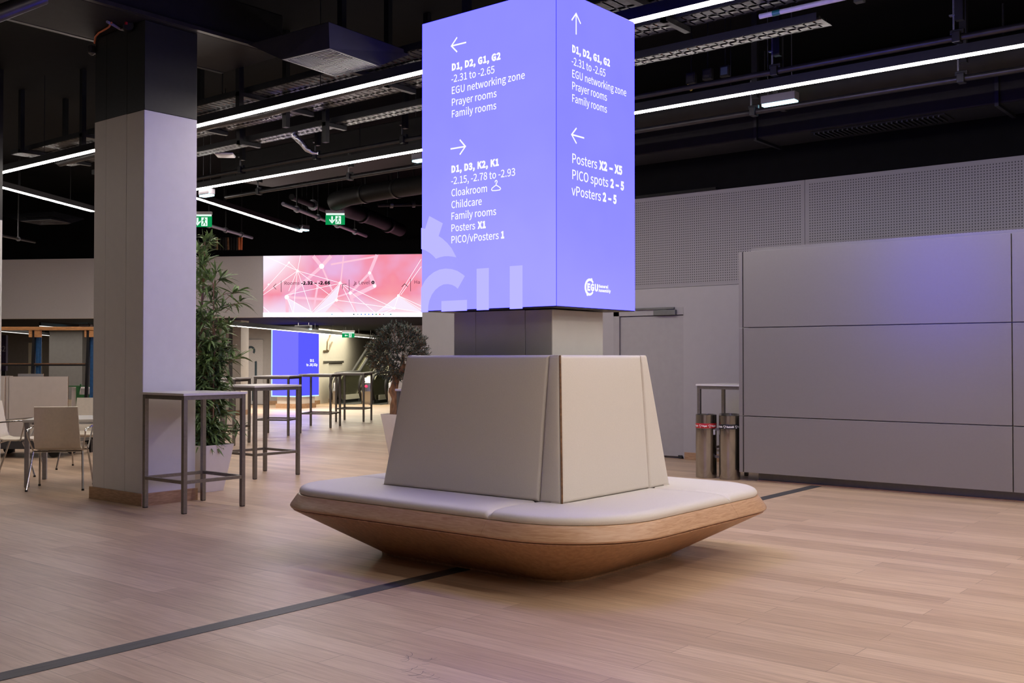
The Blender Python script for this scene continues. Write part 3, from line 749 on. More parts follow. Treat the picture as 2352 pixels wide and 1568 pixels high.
# ================================================================== LIGHTS ON THE CEILING
def linear_light(label, p, q, m=None, w_=.062, group='linear ceiling lights', drop=0., z_up=5.3):
    p = Vector(p); q = Vector(q); mid = (p + q) / 2
    t = thing('linear_light', label, 'ceiling light', mid, 0, group); a, b = p - mid, q - mid
    up = Vector((0, 0, 1))
    MB().bar(a + up * .052, b + up * .052, w_ + .012, .09).build('housing', M_BLACK2, t)
    MB().bar(a, b, w_, .012).build('diffuser', m or M_LAMP, t)
    n = max(2, int((b - a).length / 3) + 1)
    for k in range(n):
        r = a.lerp(b, drop + (1 - drop) * (k + .5) / n)
        MB().bar(r + up * .097, r + up * (z_up - mid.z - .001), .006, .006).build('suspension_rod', M_BLACK2, t)
    return t
YL1 = atz(968, 166, ZL).y; YL2 = atz(968, 345, ZL).y; DY = YL2 - YL1
XL1 = atz(-40, 396, ZL).x
linear_light('long white line light passing behind the top of the lavender cube', (XL1, YL1, ZL), (7.5, YL1, ZL))
linear_light('second long white line light, lower in the photo, over the panelled wall', (atz(418, 440, ZL).x, YL2, ZL), (7.5, YL2, ZL))
pa, pb_ = atz(-20, 424, ZL), atz(213, 485.5, ZL)
linear_light('slanting white line light left of the white column', pa, pb_)
pa, pb_ = atz(440, 452, ZL), atz(691, 532, ZL)
linear_light('slanting white line light ending above the pink screen', pa, pb_)
linear_light('added cross line light, out of view right of the camera', (.6, .6, ZL), (.6, YL1 - .3, ZL), M_LAMPW)  # added lamp out of view, brightens the faces turned right
linear_light('second added cross line light, out of view farther right', (3.4, -2.5, ZL), (3.4, YL1 - .3, ZL), M_LAMPW)  # second added lamp, more light from the right for the front floor
pa, pb_ = atz(-20, 424, ZL), atz(213, 485.5, ZL); linear_light('added slanting line light, out of view beyond the left edge', pa - T2 * 3.3 - N2 * 1, pb_ - T2 * 3.3 + N2 * 2)  # unseen lamp added to lift the left part of the bulkhead
pa = atz(1015, 432, ZL); linear_light('added slanting line light hidden behind the lavender cube', pa - N2 * 1.0, pa + N2 * .2, z_up=4.498)  # added lamp, brightens the bulkhead from behind the cube
linear_light('line light over the front of the bench', (-3.4, YL1 - DY, ZL), (.4, YL1 - DY, ZL), M_LAMPW)
linear_light('added line light, out of view, for the left face of the column', (-16, YL1 - 2 * DY, ZL), (-11.4, YL1 - 2 * DY, ZL))  # unseen row segment, added to light the column's left face
# under the low ceiling beyond the bulkhead
ZF = 2.1
pa, pb_ = atz(527, 747.5, ZF), atz(864, 777, ZF)
linear_light('thin line light running under the low ceiling to the escalator', pa, pb_, emit('far_lamp', (1, .93, .82), 6), .05, drop=.4, z_up=zlow)
pa, pb_ = atd(-10, 760, 30), atd(112, 769.5, 36)
linear_light('thin line light far back at the left, under the timber rack beam', pa, (pb_.x, pb_.y, pa.z), emit('far_lamp_dim', (1, .95, .88), 1.6), .05, drop=.4, z_up=zlow)
pa = atd(92, 748.5, 27); pb_ = atz(207, 757, pa.z)
linear_light('thin line light far back at the left, above the timber rack beam', pa, pb_, emit('far_lamp_dim', (1, .95, .88), 1.6), .04, z_up=zlow)
pa = atd(190, 773.5, 33); pb_ = atz(228, 774.6, pa.z)
def lamp_area(name, p, sx, sy, power, col, rz=0.):
    l = bpy.data.lights.new(name, 'AREA'); l.shape = 'RECTANGLE'; l.size = sx; l.size_y = sy; l.energy = power; l.color = col
    o = bpy.data.objects.new(name, l); COL.objects.link(o); o.location = p; o.rotation_euler = (0, 0, rz); return o
p = atd(830, 700, 33.5); lamp_area('escalator_fill', (p.x, p.y, zlow - .02), 3, 5, 270, (1, .9, .66), A2)  # area lamp without a fixture, added to brighten the escalator wall
p = atd(600, 700, 28.5); lamp_area('passage_fill', (p.x, p.y, zlow - .02), 5, 2, 330, (1, .9, .8), A2)  # added fill lamp for the far column and restroom wall
p = atd(90, 700, 34); lamp_area('corridor_fill', (p.x, p.y, zlow - .02), 6, 4, 60, (1, .92, .8), A2)  # added weak fill lamp for the corridor end, no fixture

M_EMH = mat('grey_plastic_housing', (.16, .15, .17), .45, nscale=20, namt=.03)
def emergency_light(label, px, py, dep, w_, rz, m=M_EMH, h=.10, d=.12):
    p = atd(px, py, dep); t = thing('emergency_light', label, 'emergency light', p, rz, 'emergency lights under the ceiling')
    MB().box((-w_ / 2, -d / 2, -.01), (w_ / 2, d / 2, h - .02)).build('housing', m, t, bevel=.006)
    MB().box((-w_ / 2 + .01, -d / 2 + .008, -.035), (w_ / 2 - .01, d / 2 - .008, -.0105)).build('lens', M_COOL, t)
    zu = (5.3 if p.z > zlow else zlow) - p.z - .002
    for sx in (-1, 1): MB().bar((sx * w_ * .35, 0, h - .02), (sx * w_ * .35, 0, zu), .006, .006).build('suspension_wire', M_GREYMET, t)
    return t
emergency_light('lit emergency light hanging over the panelled wall at right', 1791, 233, 11.5, .40, 0)
emergency_light('lit emergency light just right of the white column', 475, 446, 16.5, .27, 0)
emergency_light('small emergency light hanging near the end of the slanting line light', 699, 526, 22, .19, A2 + R(60))
emergency_light('dim emergency light seen past the left edge of the lavender cube', 963, 366, 15, .2, 0)
emergency_light('cyan lit emergency bar under the pink screen', 697, 754, 27.5, .48, A2 - R(18), M_BLACK2)
emergency_light('cyan lit emergency bar far back beside the white column', 197, 752, 29, .35, A2)
def exit_sign(label, px, py, dep, w_, h_, arrow_left=False):
    p = atd(px, py, dep); ang = YAW; t = thing('exit_sign', label, 'exit sign', p, ang, 'green exit signs')
    MB().box((-w_ / 2, -.04, h_ / 2 + .002), (w_ / 2, .04, h_ / 2 + .06)).build('housing', M_PLASTIC, t, bevel=.006)
    MB().box((-w_ / 2 + .01, -.02, h_ / 2 - .03), (w_ / 2 - .01, .02, h_ / 2 + .0015)).build('lamp', M_EXITW, t)
    f = MB().box((-w_ / 2, -.008, -h_ / 2), (w_ / 2, .008, h_ / 2 - .031)).build('sign_face', M_EXITG, t)
    y = -.010; c = -.04
    a = MB(); k = h_ / .22
    def poly(mb, pts, ox): mb.slab([Vector((ox + x * k, y, z * k - .015)) for x, z in pts], Vector((0, -1, 0)), .001)
    ox = -w_ * .16
    if arrow_left:
        poly(a, [(-.07, 0), (-.02, .05), (-.02, .015), (.06, .015), (.06, -.015), (-.02, -.015), (-.02, -.05)], ox)
    else:
        poly(a, [(-.016, .07), (.016, .07), (.016, -.02), (-.016, -.02)], ox); poly(a, [(0, -.075), (-.055, -.01), (-.055, .02), (0, -.03)], ox); poly(a, [(0, -.075), (0, -.03), (.055, .02), (.055, -.01)], ox)
    a.build('arrow', M_EXITW, f)
    d = MB(); ox = w_ * .16
    poly(d, [(-.055, -.08), (.055, -.08), (.055, .075), (-.055, .075)], ox); d.build('doorway', M_EXITW, f)
    y = -.012; r = MB()
    poly(r, [(-.012, .045), (.012, .045), (.012, .068), (-.012, .068)], ox - .0)
    poly(r, [(-.018, .04), (.014, .042), (.006, -.01), (-.016, -.012)], ox); poly(r, [(-.012, -.01), (.0, -.01), (-.03, -.07), (-.045, -.065)], ox); poly(r, [(-.006, -.012), (.008, -.01), (.035, -.045), (.02, -.075), (.012, -.07), (.02, -.047)], ox)
    poly(r, [(-.018, .036), (-.04, .01), (-.034, .004), (-.012, .024)], ox); poly(r, [(.012, .036), (.034, .02), (.038, .028), (.014, .046)], ox)
    r.build('running_figure', M_EXITG, f)
    zu = (5.3 if p.z > zlow else zlow) - p.z - .002
    for sx in (-1, 1): MB().bar((sx * w_ * .35, 0, h_ / 2 + .06), (sx * w_ * .35, 0, zu), .008, .008).build('suspension_rod', M_BLACK2, t)
    return t
exit_sign('green exit sign with down arrow above the pink screen', 770, 503, 19.6, .36, .21)
exit_sign('green exit sign with down arrow half hidden by the white column', 462, 507, 20.5, .42, .24)
exit_sign('small green exit sign with left arrow in front of the escalator', 800, 769, 30, .36, .15, True)
exit_sign('green exit sign far back beside the white column, almost covered', 212, 765, 28, .26, .2)

# ================================================================== SERVICES UNDER THE CEILING
def lighting_bar(label, pL, pR, z, x0, x1, step, off, rr=.03, zup=lambda x: 5.298):
    """hung steel pipe with clamps; runs along X"""
    Y = (atz(*pL, z).y + atz(*pR, z).y) / 2
    t = thing('lighting_bar', label, 'pipe', ((x0 + x1) / 2, Y, z), 0, 'hung steel lighting bars'); L_ = (x1 - x0) / 2
    MB().tube([(-L_, 0, 0), (L_, 0, 0)], rr, 12).build('pipe', M_DUCTL, t, smooth=True)
    x = x0 + off
    while x < x1:
        u = x - (x0 + x1) / 2
        m = MB(); m.box((u - .035, -.05, -.045), (u + .035, .05, .05)); m.box((u - .06, -.02, .03), (u + .06, .02, .075)); m.build('clamp', M_BLACK2, t, bevel=.006)
        m = MB(); m.bar((u - .03, 0, .07), (u - .03, 0, .36), .016, .016); m.box((u - .065, -.02, .20), (u + .03, .02, .212)); m.build('threaded_rod', M_GREYMET, t)
        m = MB(); m.box((u - .012, -.03, .15), (u + .055, .03, zup(x) - z)); m.build('hanger_channel', M_BLACK2, t)
        x += step
    return t
M_DUCTL = mat('grey_steel_pipe', (.035, .033, .034), .38, .5, nscale=12, namt=.2)
lighting_bar('upper hung steel pipe between the two long line lights', (560, 389), (900, 329), 4.25, -17, 7, 1.72, .5)
lighting_bar('lower hung steel pipe below the second long line light', (700, 423), (900, 392), 4.15, -14.9, 7, 2.2, .9, zup=lambda x: 4.498 if x < -8.9 else 5.298)
def cable_tray(label, Y, z, x0, x1, w_, cables):
    t = thing('cable_tray', label, 'cable tray', ((x0 + x1) / 2, Y, z), 0, 'perforated cable trays'); L_ = (x1 - x0) / 2
    m = MB(); x = -L_
    while x < L_:
        m.box((x, -w_ / 2, 0), (x + .075, w_ / 2, .003)); x += .095
    m.box((-L_, -w_ / 2, .0), (L_, -w_ / 2 + .02, .0035)); m.box((-L_, w_ / 2 - .02, .0), (L_, w_ / 2, .0035)); m.box((-L_, -.02, .0), (L_, .02, .0035))
    m.build('perforated_base', M_TRAY, t)
    for sy in (-1, 1): MB().box((-L_, sy * w_ / 2 - .003, .0), (L_, sy * w_ / 2 + .003, .07)).build('side_rail', M_BLACK2, t)
    k = int((x1 - x0) / 1.72)
    for i in range(k):
        u = -L_ + .5 + i * 1.72
        m = MB(); m.box((u - .03, -w_ / 2 - .12, -.05), (u + .03, w_ / 2 + .01, -.002)); m.box((u - .035, -w_ / 2 - .12, -.25 if i % 2 else -.05), (u + .035, -w_ / 2 - .06, 5.3 - z - .002)); m.build('bracket', M_BLACK2, t)
    for j in range(cables):
        pts = []; y = -w_ / 2 + .06 + (w_ - .12) * random.random()
        for i in range(25): pts.append((-L_ + 2 * L_ * i / 24, y + random.uniform(-.025, .025), .02 + random.uniform(0, .03)))
        MB().tube(pts, random.choice((.012, .009, .015)), 6).build('cable', M_COPPER if j % 5 == 4 else M_BLACK2, t, smooth=True)
    return t
M_TRAY = mat('sheen_black_tray', (.05, .05, .055), .35, .8, nscale=15, namt=.4)
cable_tray('wide perforated cable tray just behind the nearer long line light', YL1 + .52, 4.44, -15.5, 7, .50, 6)
cable_tray('narrower perforated cable tray behind the wide one', YL1 + 1.08, 4.40, -15.5, 7, .30, 5)
cable_tray('low cable tray with orange cables above the lighting pipe', YL1 + 1.65, 4.32, -15.5, -3.6, .22, 9)
def conduit(label, pts, rr, m, cat='pipe', name='conduit'):
    o = MB().tube(pts, rr, 12).build(name, m, None, smooth=True); return tag(o, label, cat)
yc = YL1 + .66
conduit('grey sagging flexible pipe hung under the cable trays left of the cube', [(-15, yc + .1, 4.33), (-12.2, yc + .02, 4.31), (-11, yc, 4.33), (-10, yc - .02, 4.30), (-9, yc, 4.34), (-8.2, yc, 4.36), (-6.6, yc, 4.37), (-5.6, yc, 4.36)], .055, M_DUCTL)
pq = atz(1745, 38, 4.35); pe = atz(1985, -2, 4.35)
cc = thing('conduit', 'pale plastic conduit with a green sleeve at top right', 'pipe', pq)
MB().tube([(0, 0, 0), (pe.x - pq.x + 1.2, 0, 0)], .022, 12).build('tube', mat('pale_conduit', (.42, .40, .43), .4), cc, smooth=True)
MB().tube([(.12, 0, 0), (.19, 0, 0)], .024, 12).build('sleeve', mat('green_sleeve', (.01, .12, .10), .4), cc, smooth=True)
for k in range(2): MB().bar((.6 + .5 * k, 0, .022), (.6 + .5 * k, 0, 5.3 - pq.z - .002), .008, .008).build('hanger', M_BLACK2, cc)
# foil hose
fd = (atz(672, 292, 4.40) - CAM).dot(fw)
f0 = [atd(x, y, fd) for x, y in ((672, 292), (676, 312), (692, 326), (705, 343), (718, 350), (730, 352))]
conduit('crumpled silver foil hose dangling from the cable tray', f0, [.035, .045, .04, .035, .025, .015], M_FOIL, 'hose', 'foil_hose')
# square air outlet hoods
def hood(label, bot, top, grille_m, rows=9):
    """bot / top: four corners each, clockwise seen from above"""
    c = sum(bot, Vector()) / 4; t = thing('air_outlet_hood', label, 'air vent', c, 0, 'square air outlet hoods')
    b = [v - c for v in bot]; u = [v - c for v in top]
    m = MB(); b2 = [v * .96 for v in b]; u2 = [Vector((v.x * .96, v.y * .96, v.z + .01)) for v in u]
    m.add(b + u + [v + Vector((0, 0, .015)) for v in b2] + u2, [(i, (i + 1) % 4, 4 + (i + 1) % 4, 4 + i) for i in range(4)] + [(8 + i, 8 + (i + 1) % 4, 12 + (i + 1) % 4, 12 + i) for i in range(4)] + [(i, (i + 1) % 4, 8 + (i + 1) % 4, 8 + i) for i in range(4)] + [(4 + i, 4 + (i + 1) % 4, 12 + (i + 1) % 4, 12 + i) for i in range(4)])
    m.build('hood_skirt', M_HOOD, t)
    g = MB(); E1, E2 = (b[1] - b[0]), (b[3] - b[0])
    def at(a, k, z=0.): return b[0] + E1 * a + E2 * k + Vector((0, 0, z))
    for a0, a1, k0, k1 in ((0, 1, 0, .05), (0, 1, .95, 1), (0, .05, .05, .95), (.95, 1, .05, .95), (.485, .515, .05, .95), (.05, .95, .485, .515)):
        g.slab([at(a0, k0), at(a1, k0), at(a1, k1), at(a0, k1)], Vector((0, 0, 1)), .012)
    g.build('grille_frame', M_HOOD, t)
    for qi, (a0, k0, hz) in enumerate(((.06, .06, 1), (.52, .06, 0), (.52, .52, 1), (.06, .52, 0))):
        s_ = MB()
        for i in range(rows):
            f_ = (i + .3) / rows * .42; g_ = f_ + .022
            P = [at(a0 + f_, k0), at(a0 + g_, k0), at(a0 + g_, k0 + .42), at(a0 + f_, k0 + .42)] if hz else [at(a0, k0 + f_), at(a0 + .42, k0 + f_), at(a0 + .42, k0 + g_), at(a0, k0 + g_)]
            s_.slab(P, Vector((0, 0, 1)), .02)
        s_.build('slat_panel', grille_m, t)
    bk = MB(); bk.slab([v * .9 + Vector((0, 0, .08)) for v in b], Vector((0, 0, 1)), .01); bk.build('duct_back', M_BLACK, t)
    return t
M_SLAT = mat('grey_grille_slats', (.075, .072, .08), .4, .3, nscale=9, namt=.1)
zb1_, zt1_ = 4.22, 4.47
bot = [atz(x, y, zb1_) for x, y in ((648, 137), (757, 111), (877, 149), (768, 176))]; top = [atz(x, y, zt1_) for x, y in ((570, 102), (755, 51), (950, 122))]
top.append(top[0] + top[2] - top[1])
hood('grey square air outlet hood hanging between the column and the cube', bot, top, M_SLAT)
bot = [atz(x, y, 4.15) for x, y in ((48, 508.5), (118, 504.5), (157, 515), (93, 516.5))]; top = [atz(x, y, 4.42) for x, y in ((6, 494), (125, 487), (194, 503))]
top.append(top[0] + top[2] - top[1])
hood('grey square air outlet hood far back, left of the white column', bot, top, M_HOOD, 5)
# flat air outlet over the pink screen
pv = [atz(x, y, 4.22) for x, y in ((642, 550.5), (791, 548), (812, 555), (660, 556.5))]
tag(MB().slab([Vector((v.x, v.y, 4.22)) for v in pv], Vector((0, 0, 1)), .05).build('ceiling_vent', M_HOOD), 'flat pale air outlet panel just above the pink screen', 'air vent')
# rectangular ducts and round ducts, all painted dark
def duct(label, a, b, m=M_DUCT, name='air_duct'):
    t = thing(name, label, 'duct', ((a[0] + b[0]) / 2, (a[1] + b[1]) / 2, a[2])); o = Vector(t.location)
    MB().box(Vector(a) - o, Vector(b) - o).build('duct_body', m, t, bevel=.02)
    return t, o
t, o = duct('wide dark rectangular duct resting over the white column', (-10.12, 1.5, 4.702), (-9.05, 7.2, 5.15))
for xx in (-10.15, -9.02): MB().box(Vector((xx - .03, 1.5, 4.702)) - o, Vector((xx + .03, 7.2, 4.74)) - o).build('edge_angle', M_DUCTL, t)
t, o = duct('flat dark duct running along above the perforated wall', (-8.8, 11.95, 4.15), (8.6, 12.6, 4.5))
for k in range(7):
    x = -8.6 + 2.8 * k; MB().box(Vector((x - .02, 11.91, 4.12)) - o, Vector((x + .02, 12.64, 4.53)) - o).build('flange', M_BLACK2, t)
    MB().bar(Vector((x, 12.2, 4.53)) - o, Vector((x, 12.2, 5.298)) - o, .02, .02).build('hanger_rod', M_BLACK2, t)
t = thing('round_duct', 'long round dark duct above the panelled wall at right', 'duct', (.0, 11.35, 4.5))
MB().tube([(-8.6, 0, 0), (8.6, 0, 0)], .20, 24).build('duct_body', M_DUCT, t, smooth=True)
for k in range(6):
    MB().tube([(-8 + 2.8 * k, 0, 0), (-7.94 + 2.8 * k, 0, 0)], .215, 24).build('hanger_collar', M_BLACK2, t, smooth=True)
    MB().bar((-7.97 + 2.8 * k, 0, .2), (-7.97 + 2.8 * k, 0, .798), .02, .02).build('hanger_rod', M_BLACK2, t)
gv = thing('duct_grille', 'slatted grille on the flat duct at upper right', 'air vent', (-4.35, 12.2, 4.118))
g = MB()
for k in range(26): g.box((-.75 + k * .058, -.16, 0), (-.73 + k * .058, .16, .03))
g.build('slat_panel', M_BLACK2, gv); MB().box((-.78, -.18, .02), (.78, .18, .031)).build('grille_frame', M_DUCT, gv)
# bent round duct left of the cube
zz = 4.3
pts = [atd(x, y, d_) for x, y, d_ in ((990, 420, 17.2), (950, 427, 17.7), (880, 438, 18.5), (800, 452, 19.2), (772, 462, 19.5), (775, 470, 20), (800, 482, 20.6), (860, 502, 21.6), (920, 528, 22.6))]
t = thing('round_duct', 'bent round grey duct left of the lavender cube above the pink screen', 'duct', pts[3]); o = Vector(t.location)
MB().tube([p - o for p in pts], [.16, .16, .16, .165, .17, .165, .155, .145, .14], 20).build('duct_body', M_DUCT, t, smooth=True)
for a, b in ((1, 2), (2, 3), (6, 7), (7, 8)):
    m_ = (pts[a] + pts[b]) / 2 - o; d_ = (pts[b] - pts[a]).normalized() * .03
    MB().tube([m_ - d_, m_ + d_], .175, 20).build('collar', M_BLACK2, t, smooth=True)
    MB().bar(m_ + Vector((0, 0, .15)), Vector((m_.x, m_.y, 5.298 - o.z)), .02, .02).build('hanger_rod', M_BLACK2, t)
# big flat duct behind the second line light
pts = [atd(x, y, 19) for x, y in ((470, 436), (960, 352), (900, 405), (720, 445), (575, 462))]
zc = 4.45
t, o = duct('broad dark duct behind the second long line light, left of the cube', (-15.2, 10.75, 4.5), (-8.95, 11.85, 4.9))
# angled pipes and small bars over the bulkhead
def pipe_px(label, a, b, rr, m, fit=0, name='hung_pipe'):
    p, q = atd(*a), atd(*b); t = thing(name, label, 'pipe', p)
    MB().tube([(0, 0, 0), q - p], rr, 10).build('tube', m, t, smooth=True)
    for k in range(fit):
        r_ = (q - p) * ((k + .6) / (fit + .3)); d_ = (q - p).normalized() * .03
        MB().tube([r_ - d_, r_ + d_], rr * 1.8, 10).build('clamp', M_GREYMET, t, smooth=True)
        MB().bar(r_, Vector((r_.x, r_.y, 5.298 - p.z)), .018, .018).build('hanger_rod', M_BLACK2, t)
    return t
M_PIPEL = mat('pale_hung_pipe', (.35, .33, .38), .4, .3, nscale=12, namt=.05)
pipe_px('pale hung pipe crossing behind the exit sign above the pink screen', (650, 468, 18.6), (841, 542, 23.0), .035, M_PIPEL, 4)
pipe_px('pale hung pipe beside the covered exit sign, right of the white column', (455, 510, 21.0), (579, 546, 23.2), .032, M_PIPEL, 3)
pipe_px('dark twin pipe above the pale hung pipe', (670, 452, 19.6), (770, 490, 22), .06, M_DUCT, 1)
pipe_px('thin dark pipe over the far air outlet hood at left', (4, 541, 19), (80, 556, 22), .025, M_DUCTL, 1)
pipe_px('thin horizontal pipe at the left edge of the cube', (868, 471, 20.3), (985, 468, 20.6), .035, M_DUCTL, 2)
pipe_px('short pale pipe end at the top left corner', (-20, 38, 6.4), (100, -8, 6.6), .05, M_DUCTL, 0)
# access point and small boxes
p = atd(517, 361, 15.0); ap = thing('access_point', 'flat white wireless access point hanging right of the white column', 'access point', p, 0)
MB().lathe([(.02, .0), (.17, .012), (.19, .03), (.18, .05), (.02, .055)], 4).build('housing', M_PLASTIC, ap, bevel=.01)
MB().bar((0, 0, .05), (0, 0, 5.298 - p.z), .012, .012).build('suspension_rod', M_BLACK2, ap)
for i, (x, y, lb) in enumerate(((1588, 180, 'left'), (1626, 171, 'middle'), (1666, 164, 'right'))):
    p = atd(x, y, 11.3); b = thing('junction_box', f'small junction box above the second line light, {lb} of three', 'junction box', p, 0, 'junction boxes over the lighting pipe')
    MB().box((-.055, -.03, -.06), (.055, .03, .06)).build('housing', M_DUCT, b, bevel=.006); MB().box((-.04, -.034, -.04), (.04, -.0305, .04)).build('cover', M_DUCTL if i != 2 else mat('blue_grey_cover', (.05, .07, .12), .4), b)
    MB().bar((0, 0, .06), (0, 0, 5.298 - p.z), .01, .01).build('hanger_rod', M_BLACK2, b)
ylw = [aty(x, y, (atz(560, 389, 4.25).y + atz(900, 329, 4.25).y) / 2) for x, y in ((1580, 194), (1582, 203), (1587, 208), (1593, 203), (1594, 193))]
conduit('yellow cable loop hanging by the junction boxes', ylw, .006, mat('yellow_cable', (.55, .42, .03), .5), 'cable', 'cable_loop')
def oncol(x, y):
    p = aty(x, y, CYA - .014); return p if p.z < 4.68 else atz(x, y, 4.688)
org = [oncol(x, y) for x, y in ((217, 99), (219, 85), (227, 75), (240, 68), (250, 62), (256, 52))]
conduit('orange wires hanging at the top of the white column', org, .010, M_COPPER, 'wire', 'orange_wire')
con = [oncol(x, y) for x, y in ((246, 50), (262, 58), (275, 66), (286, 69))]
conduit('short pale conduit at the top of the white column', con, .014, M_PIPEL)
p = oncol(297, 62); b = thing('socket_box', 'small black socket with a red dot at the top of the column', 'socket', p)
MB().tube([(-.05, .02, 0), (.05, -.04, 0)], .05, 14).build('housing', M_BLACK2, b, smooth=True); MB().box((.02, -.07, .0), (.055, -.05, .04)).build('red_dot', M_RED, b)
p = aty(211, 116, CYA - .02); b = thing('motion_sensor', 'small dark sensor at the upper left corner of the column', 'sensor', p)
MB().box((-.03, -.03, -.02), (.03, .03, .05)).build('housing', M_DUCTL, b, bevel=.006); MB().lathe([(.01, -.05), (.035, -.03), (.03, -.02)], 14).build('lens', M_HOOD, b)
p = atd(511, 236, 13.5); b = thing('junction_box', 'small dark box with an open flap above the nearer line light', 'junction box', p, 0)
MB().box((-.06, -.03, -.05), (.06, .03, .05)).build('housing', M_DUCTL, b, bevel=.004); MB().box((-.05, -.09, -.10), (.08, .0, -.09)).build('flap', M_DUCTL, b); MB().bar((0, 0, .05), (0, 0, 5.298 - p.z), .01, .01).build('hanger_rod', M_BLACK2, b)
# cable drops hanging over the bulkhead, left
for i in range(12):
    x = 487 + i * 6.2 + random.uniform(-1, 1); p = atd(x, 560, 22.9)
    m = [M_DUCT, M_DUCTL, M_EDGE, M_DUCT][i % 4] if i < 10 else M_COPPER
    tag(MB().bar(p + Vector((0, 0, .14)), p + Vector((random.uniform(-.02, .02), 0, -.13)), .045, .02).build('hanging_strip', m), 'thin dark strip in the row hung above the bamboo', 'strip', 'strips hung over the bulkhead')

# ================================================================== PINK SCREEN ON THE BULKHEAD
scr = thing('wide_screen', 'wide pink LED screen with white network lines on the far bulkhead', 'screen', bpt(606, 728, .03))
SO = Vector(scr.location)
def sp(x, y, off=.0): return bpt(580 + x / 5.88, 560 + y / 5.88, .05 + off) - SO
m = bpy.data.materials.new('pink_screen_picture'); m.use_nodes = True; nt = m.node_tree; N = nt.nodes; L = nt.links; N.clear()
o_ = N.new('ShaderNodeOutputMaterial'); e_ = N.new('ShaderNodeEmission'); tc = N.new('ShaderNodeTexCoord')
sx = N.new('ShaderNodeSeparateXYZ'); L.new(tc.outputs['Object'], sx.inputs[0])
no = N.new('ShaderNodeTexNoise'); no.inputs['Scale'].default_value = .8; no.inputs['Detail'].default_value = 3; L.new(tc.outputs['Object'], no.inputs['Vector'])
rp = N.new('ShaderNodeValToRGB'); cr = rp.color_ramp
cr.elements[0].position = .30; cr.elements[0].color = (*lin((222, 170, 212)), 1); cr.elements[1].position = .72; cr.elements[1].color = (*lin((240, 160, 160)), 1)
el = cr.elements.new(.5); el.color = (*lin((232, 135, 155)), 1)
L.new(no.outputs['Fac'], rp.inputs[0])
uu = math_node(nt, 'ADD', math_node(nt, 'MULTIPLY', sx.outputs['X'], T2.x), math_node(nt, 'MULTIPLY', sx.outputs['Y'], T2.y))
# pale patch in the picture's upper left and along its foot
fx_ = math_node(nt, 'SUBTRACT', 1.0, math_node(nt, 'MULTIPLY', uu, .85)); fz_ = math_node(nt, 'MULTIPLY_ADD', sx.outputs['Z'], 1.1, -.55)
a_ = math_node(nt, 'MULTIPLY', math_node(nt, 'MAXIMUM', fx_, 0.), math_node(nt, 'MAXIMUM', fz_, 0.))
b_ = math_node(nt, 'MULTIPLY', math_node(nt, 'MAXIMUM', math_node(nt, 'MULTIPLY_ADD', sx.outputs['Z'], -2.0, 1.0), 0.), .8)
ab = math_node(nt, 'MINIMUM', math_node(nt, 'ADD', math_node(nt, 'MULTIPLY', a_, 1.5), b_), .92)
mx = N.new('ShaderNodeMix'); mx.data_type = 'RGBA'; mx.inputs['B'].default_value = (*lin((240, 236, 250)), 1)
L.new(ab, mx.inputs['Factor']); L.new(rp.outputs[0], mx.inputs['A']); L.new(mx.outputs['Result'], e_.inputs[0]); e_.inputs[1].default_value = 1.15; L.new(e_.outputs[0], o_.inputs[0])
ur = BP + T2 * 2.6
def spt(p, off=0.): return p - SO - N2 * off
zs0 = sp(155, 988).z; xr_ = 2900
MB().slab([sp(155, 988, -.02), sp(xr_, 985, -.02), sp(xr_, 133, -.02), sp(155, 165, -.02)], -N2, .018).build('screen_face', m, scr)
body = MB().slab([sp(150, 990, -.045), sp(xr_ + 5, 987, -.045), sp(xr_ + 5, 130, -.045), sp(150, 162, -.045)], -N2, .022); body.build('screen_casing', M_BLACK2, scr)
M_NET = emit('network_white', (1, .98, 1.05), 1.25); M_NETS = emit('network_soft', (*lin((236, 184, 204)),), 1.2); M_NETF = emit('network_facet', (*lin((236, 222, 238)),), 1.15)
M_INK = mat('dark_screen_ink', (.004, .003, .01), .9, namt=.05, spec=0.); M_INKS = emit('screen_ink_soft', lin((120, 60, 85)), 1.0)
def sline(mb, a, b, w_, off):
    p, q = sp(*a, off), sp(*b, off); d = (q - p).normalized(); n_ = d.cross(N2) * w_ / 5.88 * .0105 / 2
    mb.add([p - n_, q - n_, q + n_, p + n_], [(0, 1, 2, 3)])
g = MB()
for a, b, w_ in (((945, 305), (830, 168), 45), ((945, 305), (1070, 166), 45), ((945, 305), (500, 700), 40), ((1590, 395), (1690, 150), 40), ((1590, 395), (1660, 570), 50), ((1660, 570), (1340, 720), 50),
                 ((1590, 395), (1330, 670), 30), ((475, 720), (1145, 760), 30), ((475, 720), (480, 925), 40), ((945, 305), (1090, 640), 22), ((900, 500), (830, 925), 26), ((1240, 165), (1200, 530), 18), ((1070, 280), (1690, 170), 22), ((1330, 670), (1400, 925), 36), ((1140, 720), (1330, 660), 20), ((1090, 800), (1240, 925), 22)):
    sline(g, a, b, w_, .004)
g.build('blurred_network', M_NETS, scr)
g = MB()
for P in ([(475, 730), (550, 925), (820, 925)], [(1195, 540), (1145, 760), (990, 925), (830, 925)], [(1980, 700), (1925, 870), (1700, 925)], [(1980, 705), (2270, 900), (2270, 925), (1930, 872)]):
    g = MB(); g.add([sp(x, y, .006) for x, y in P], [tuple(range(len(P)))]); g.build('pale_facet', M_NETF, scr)
g = MB()
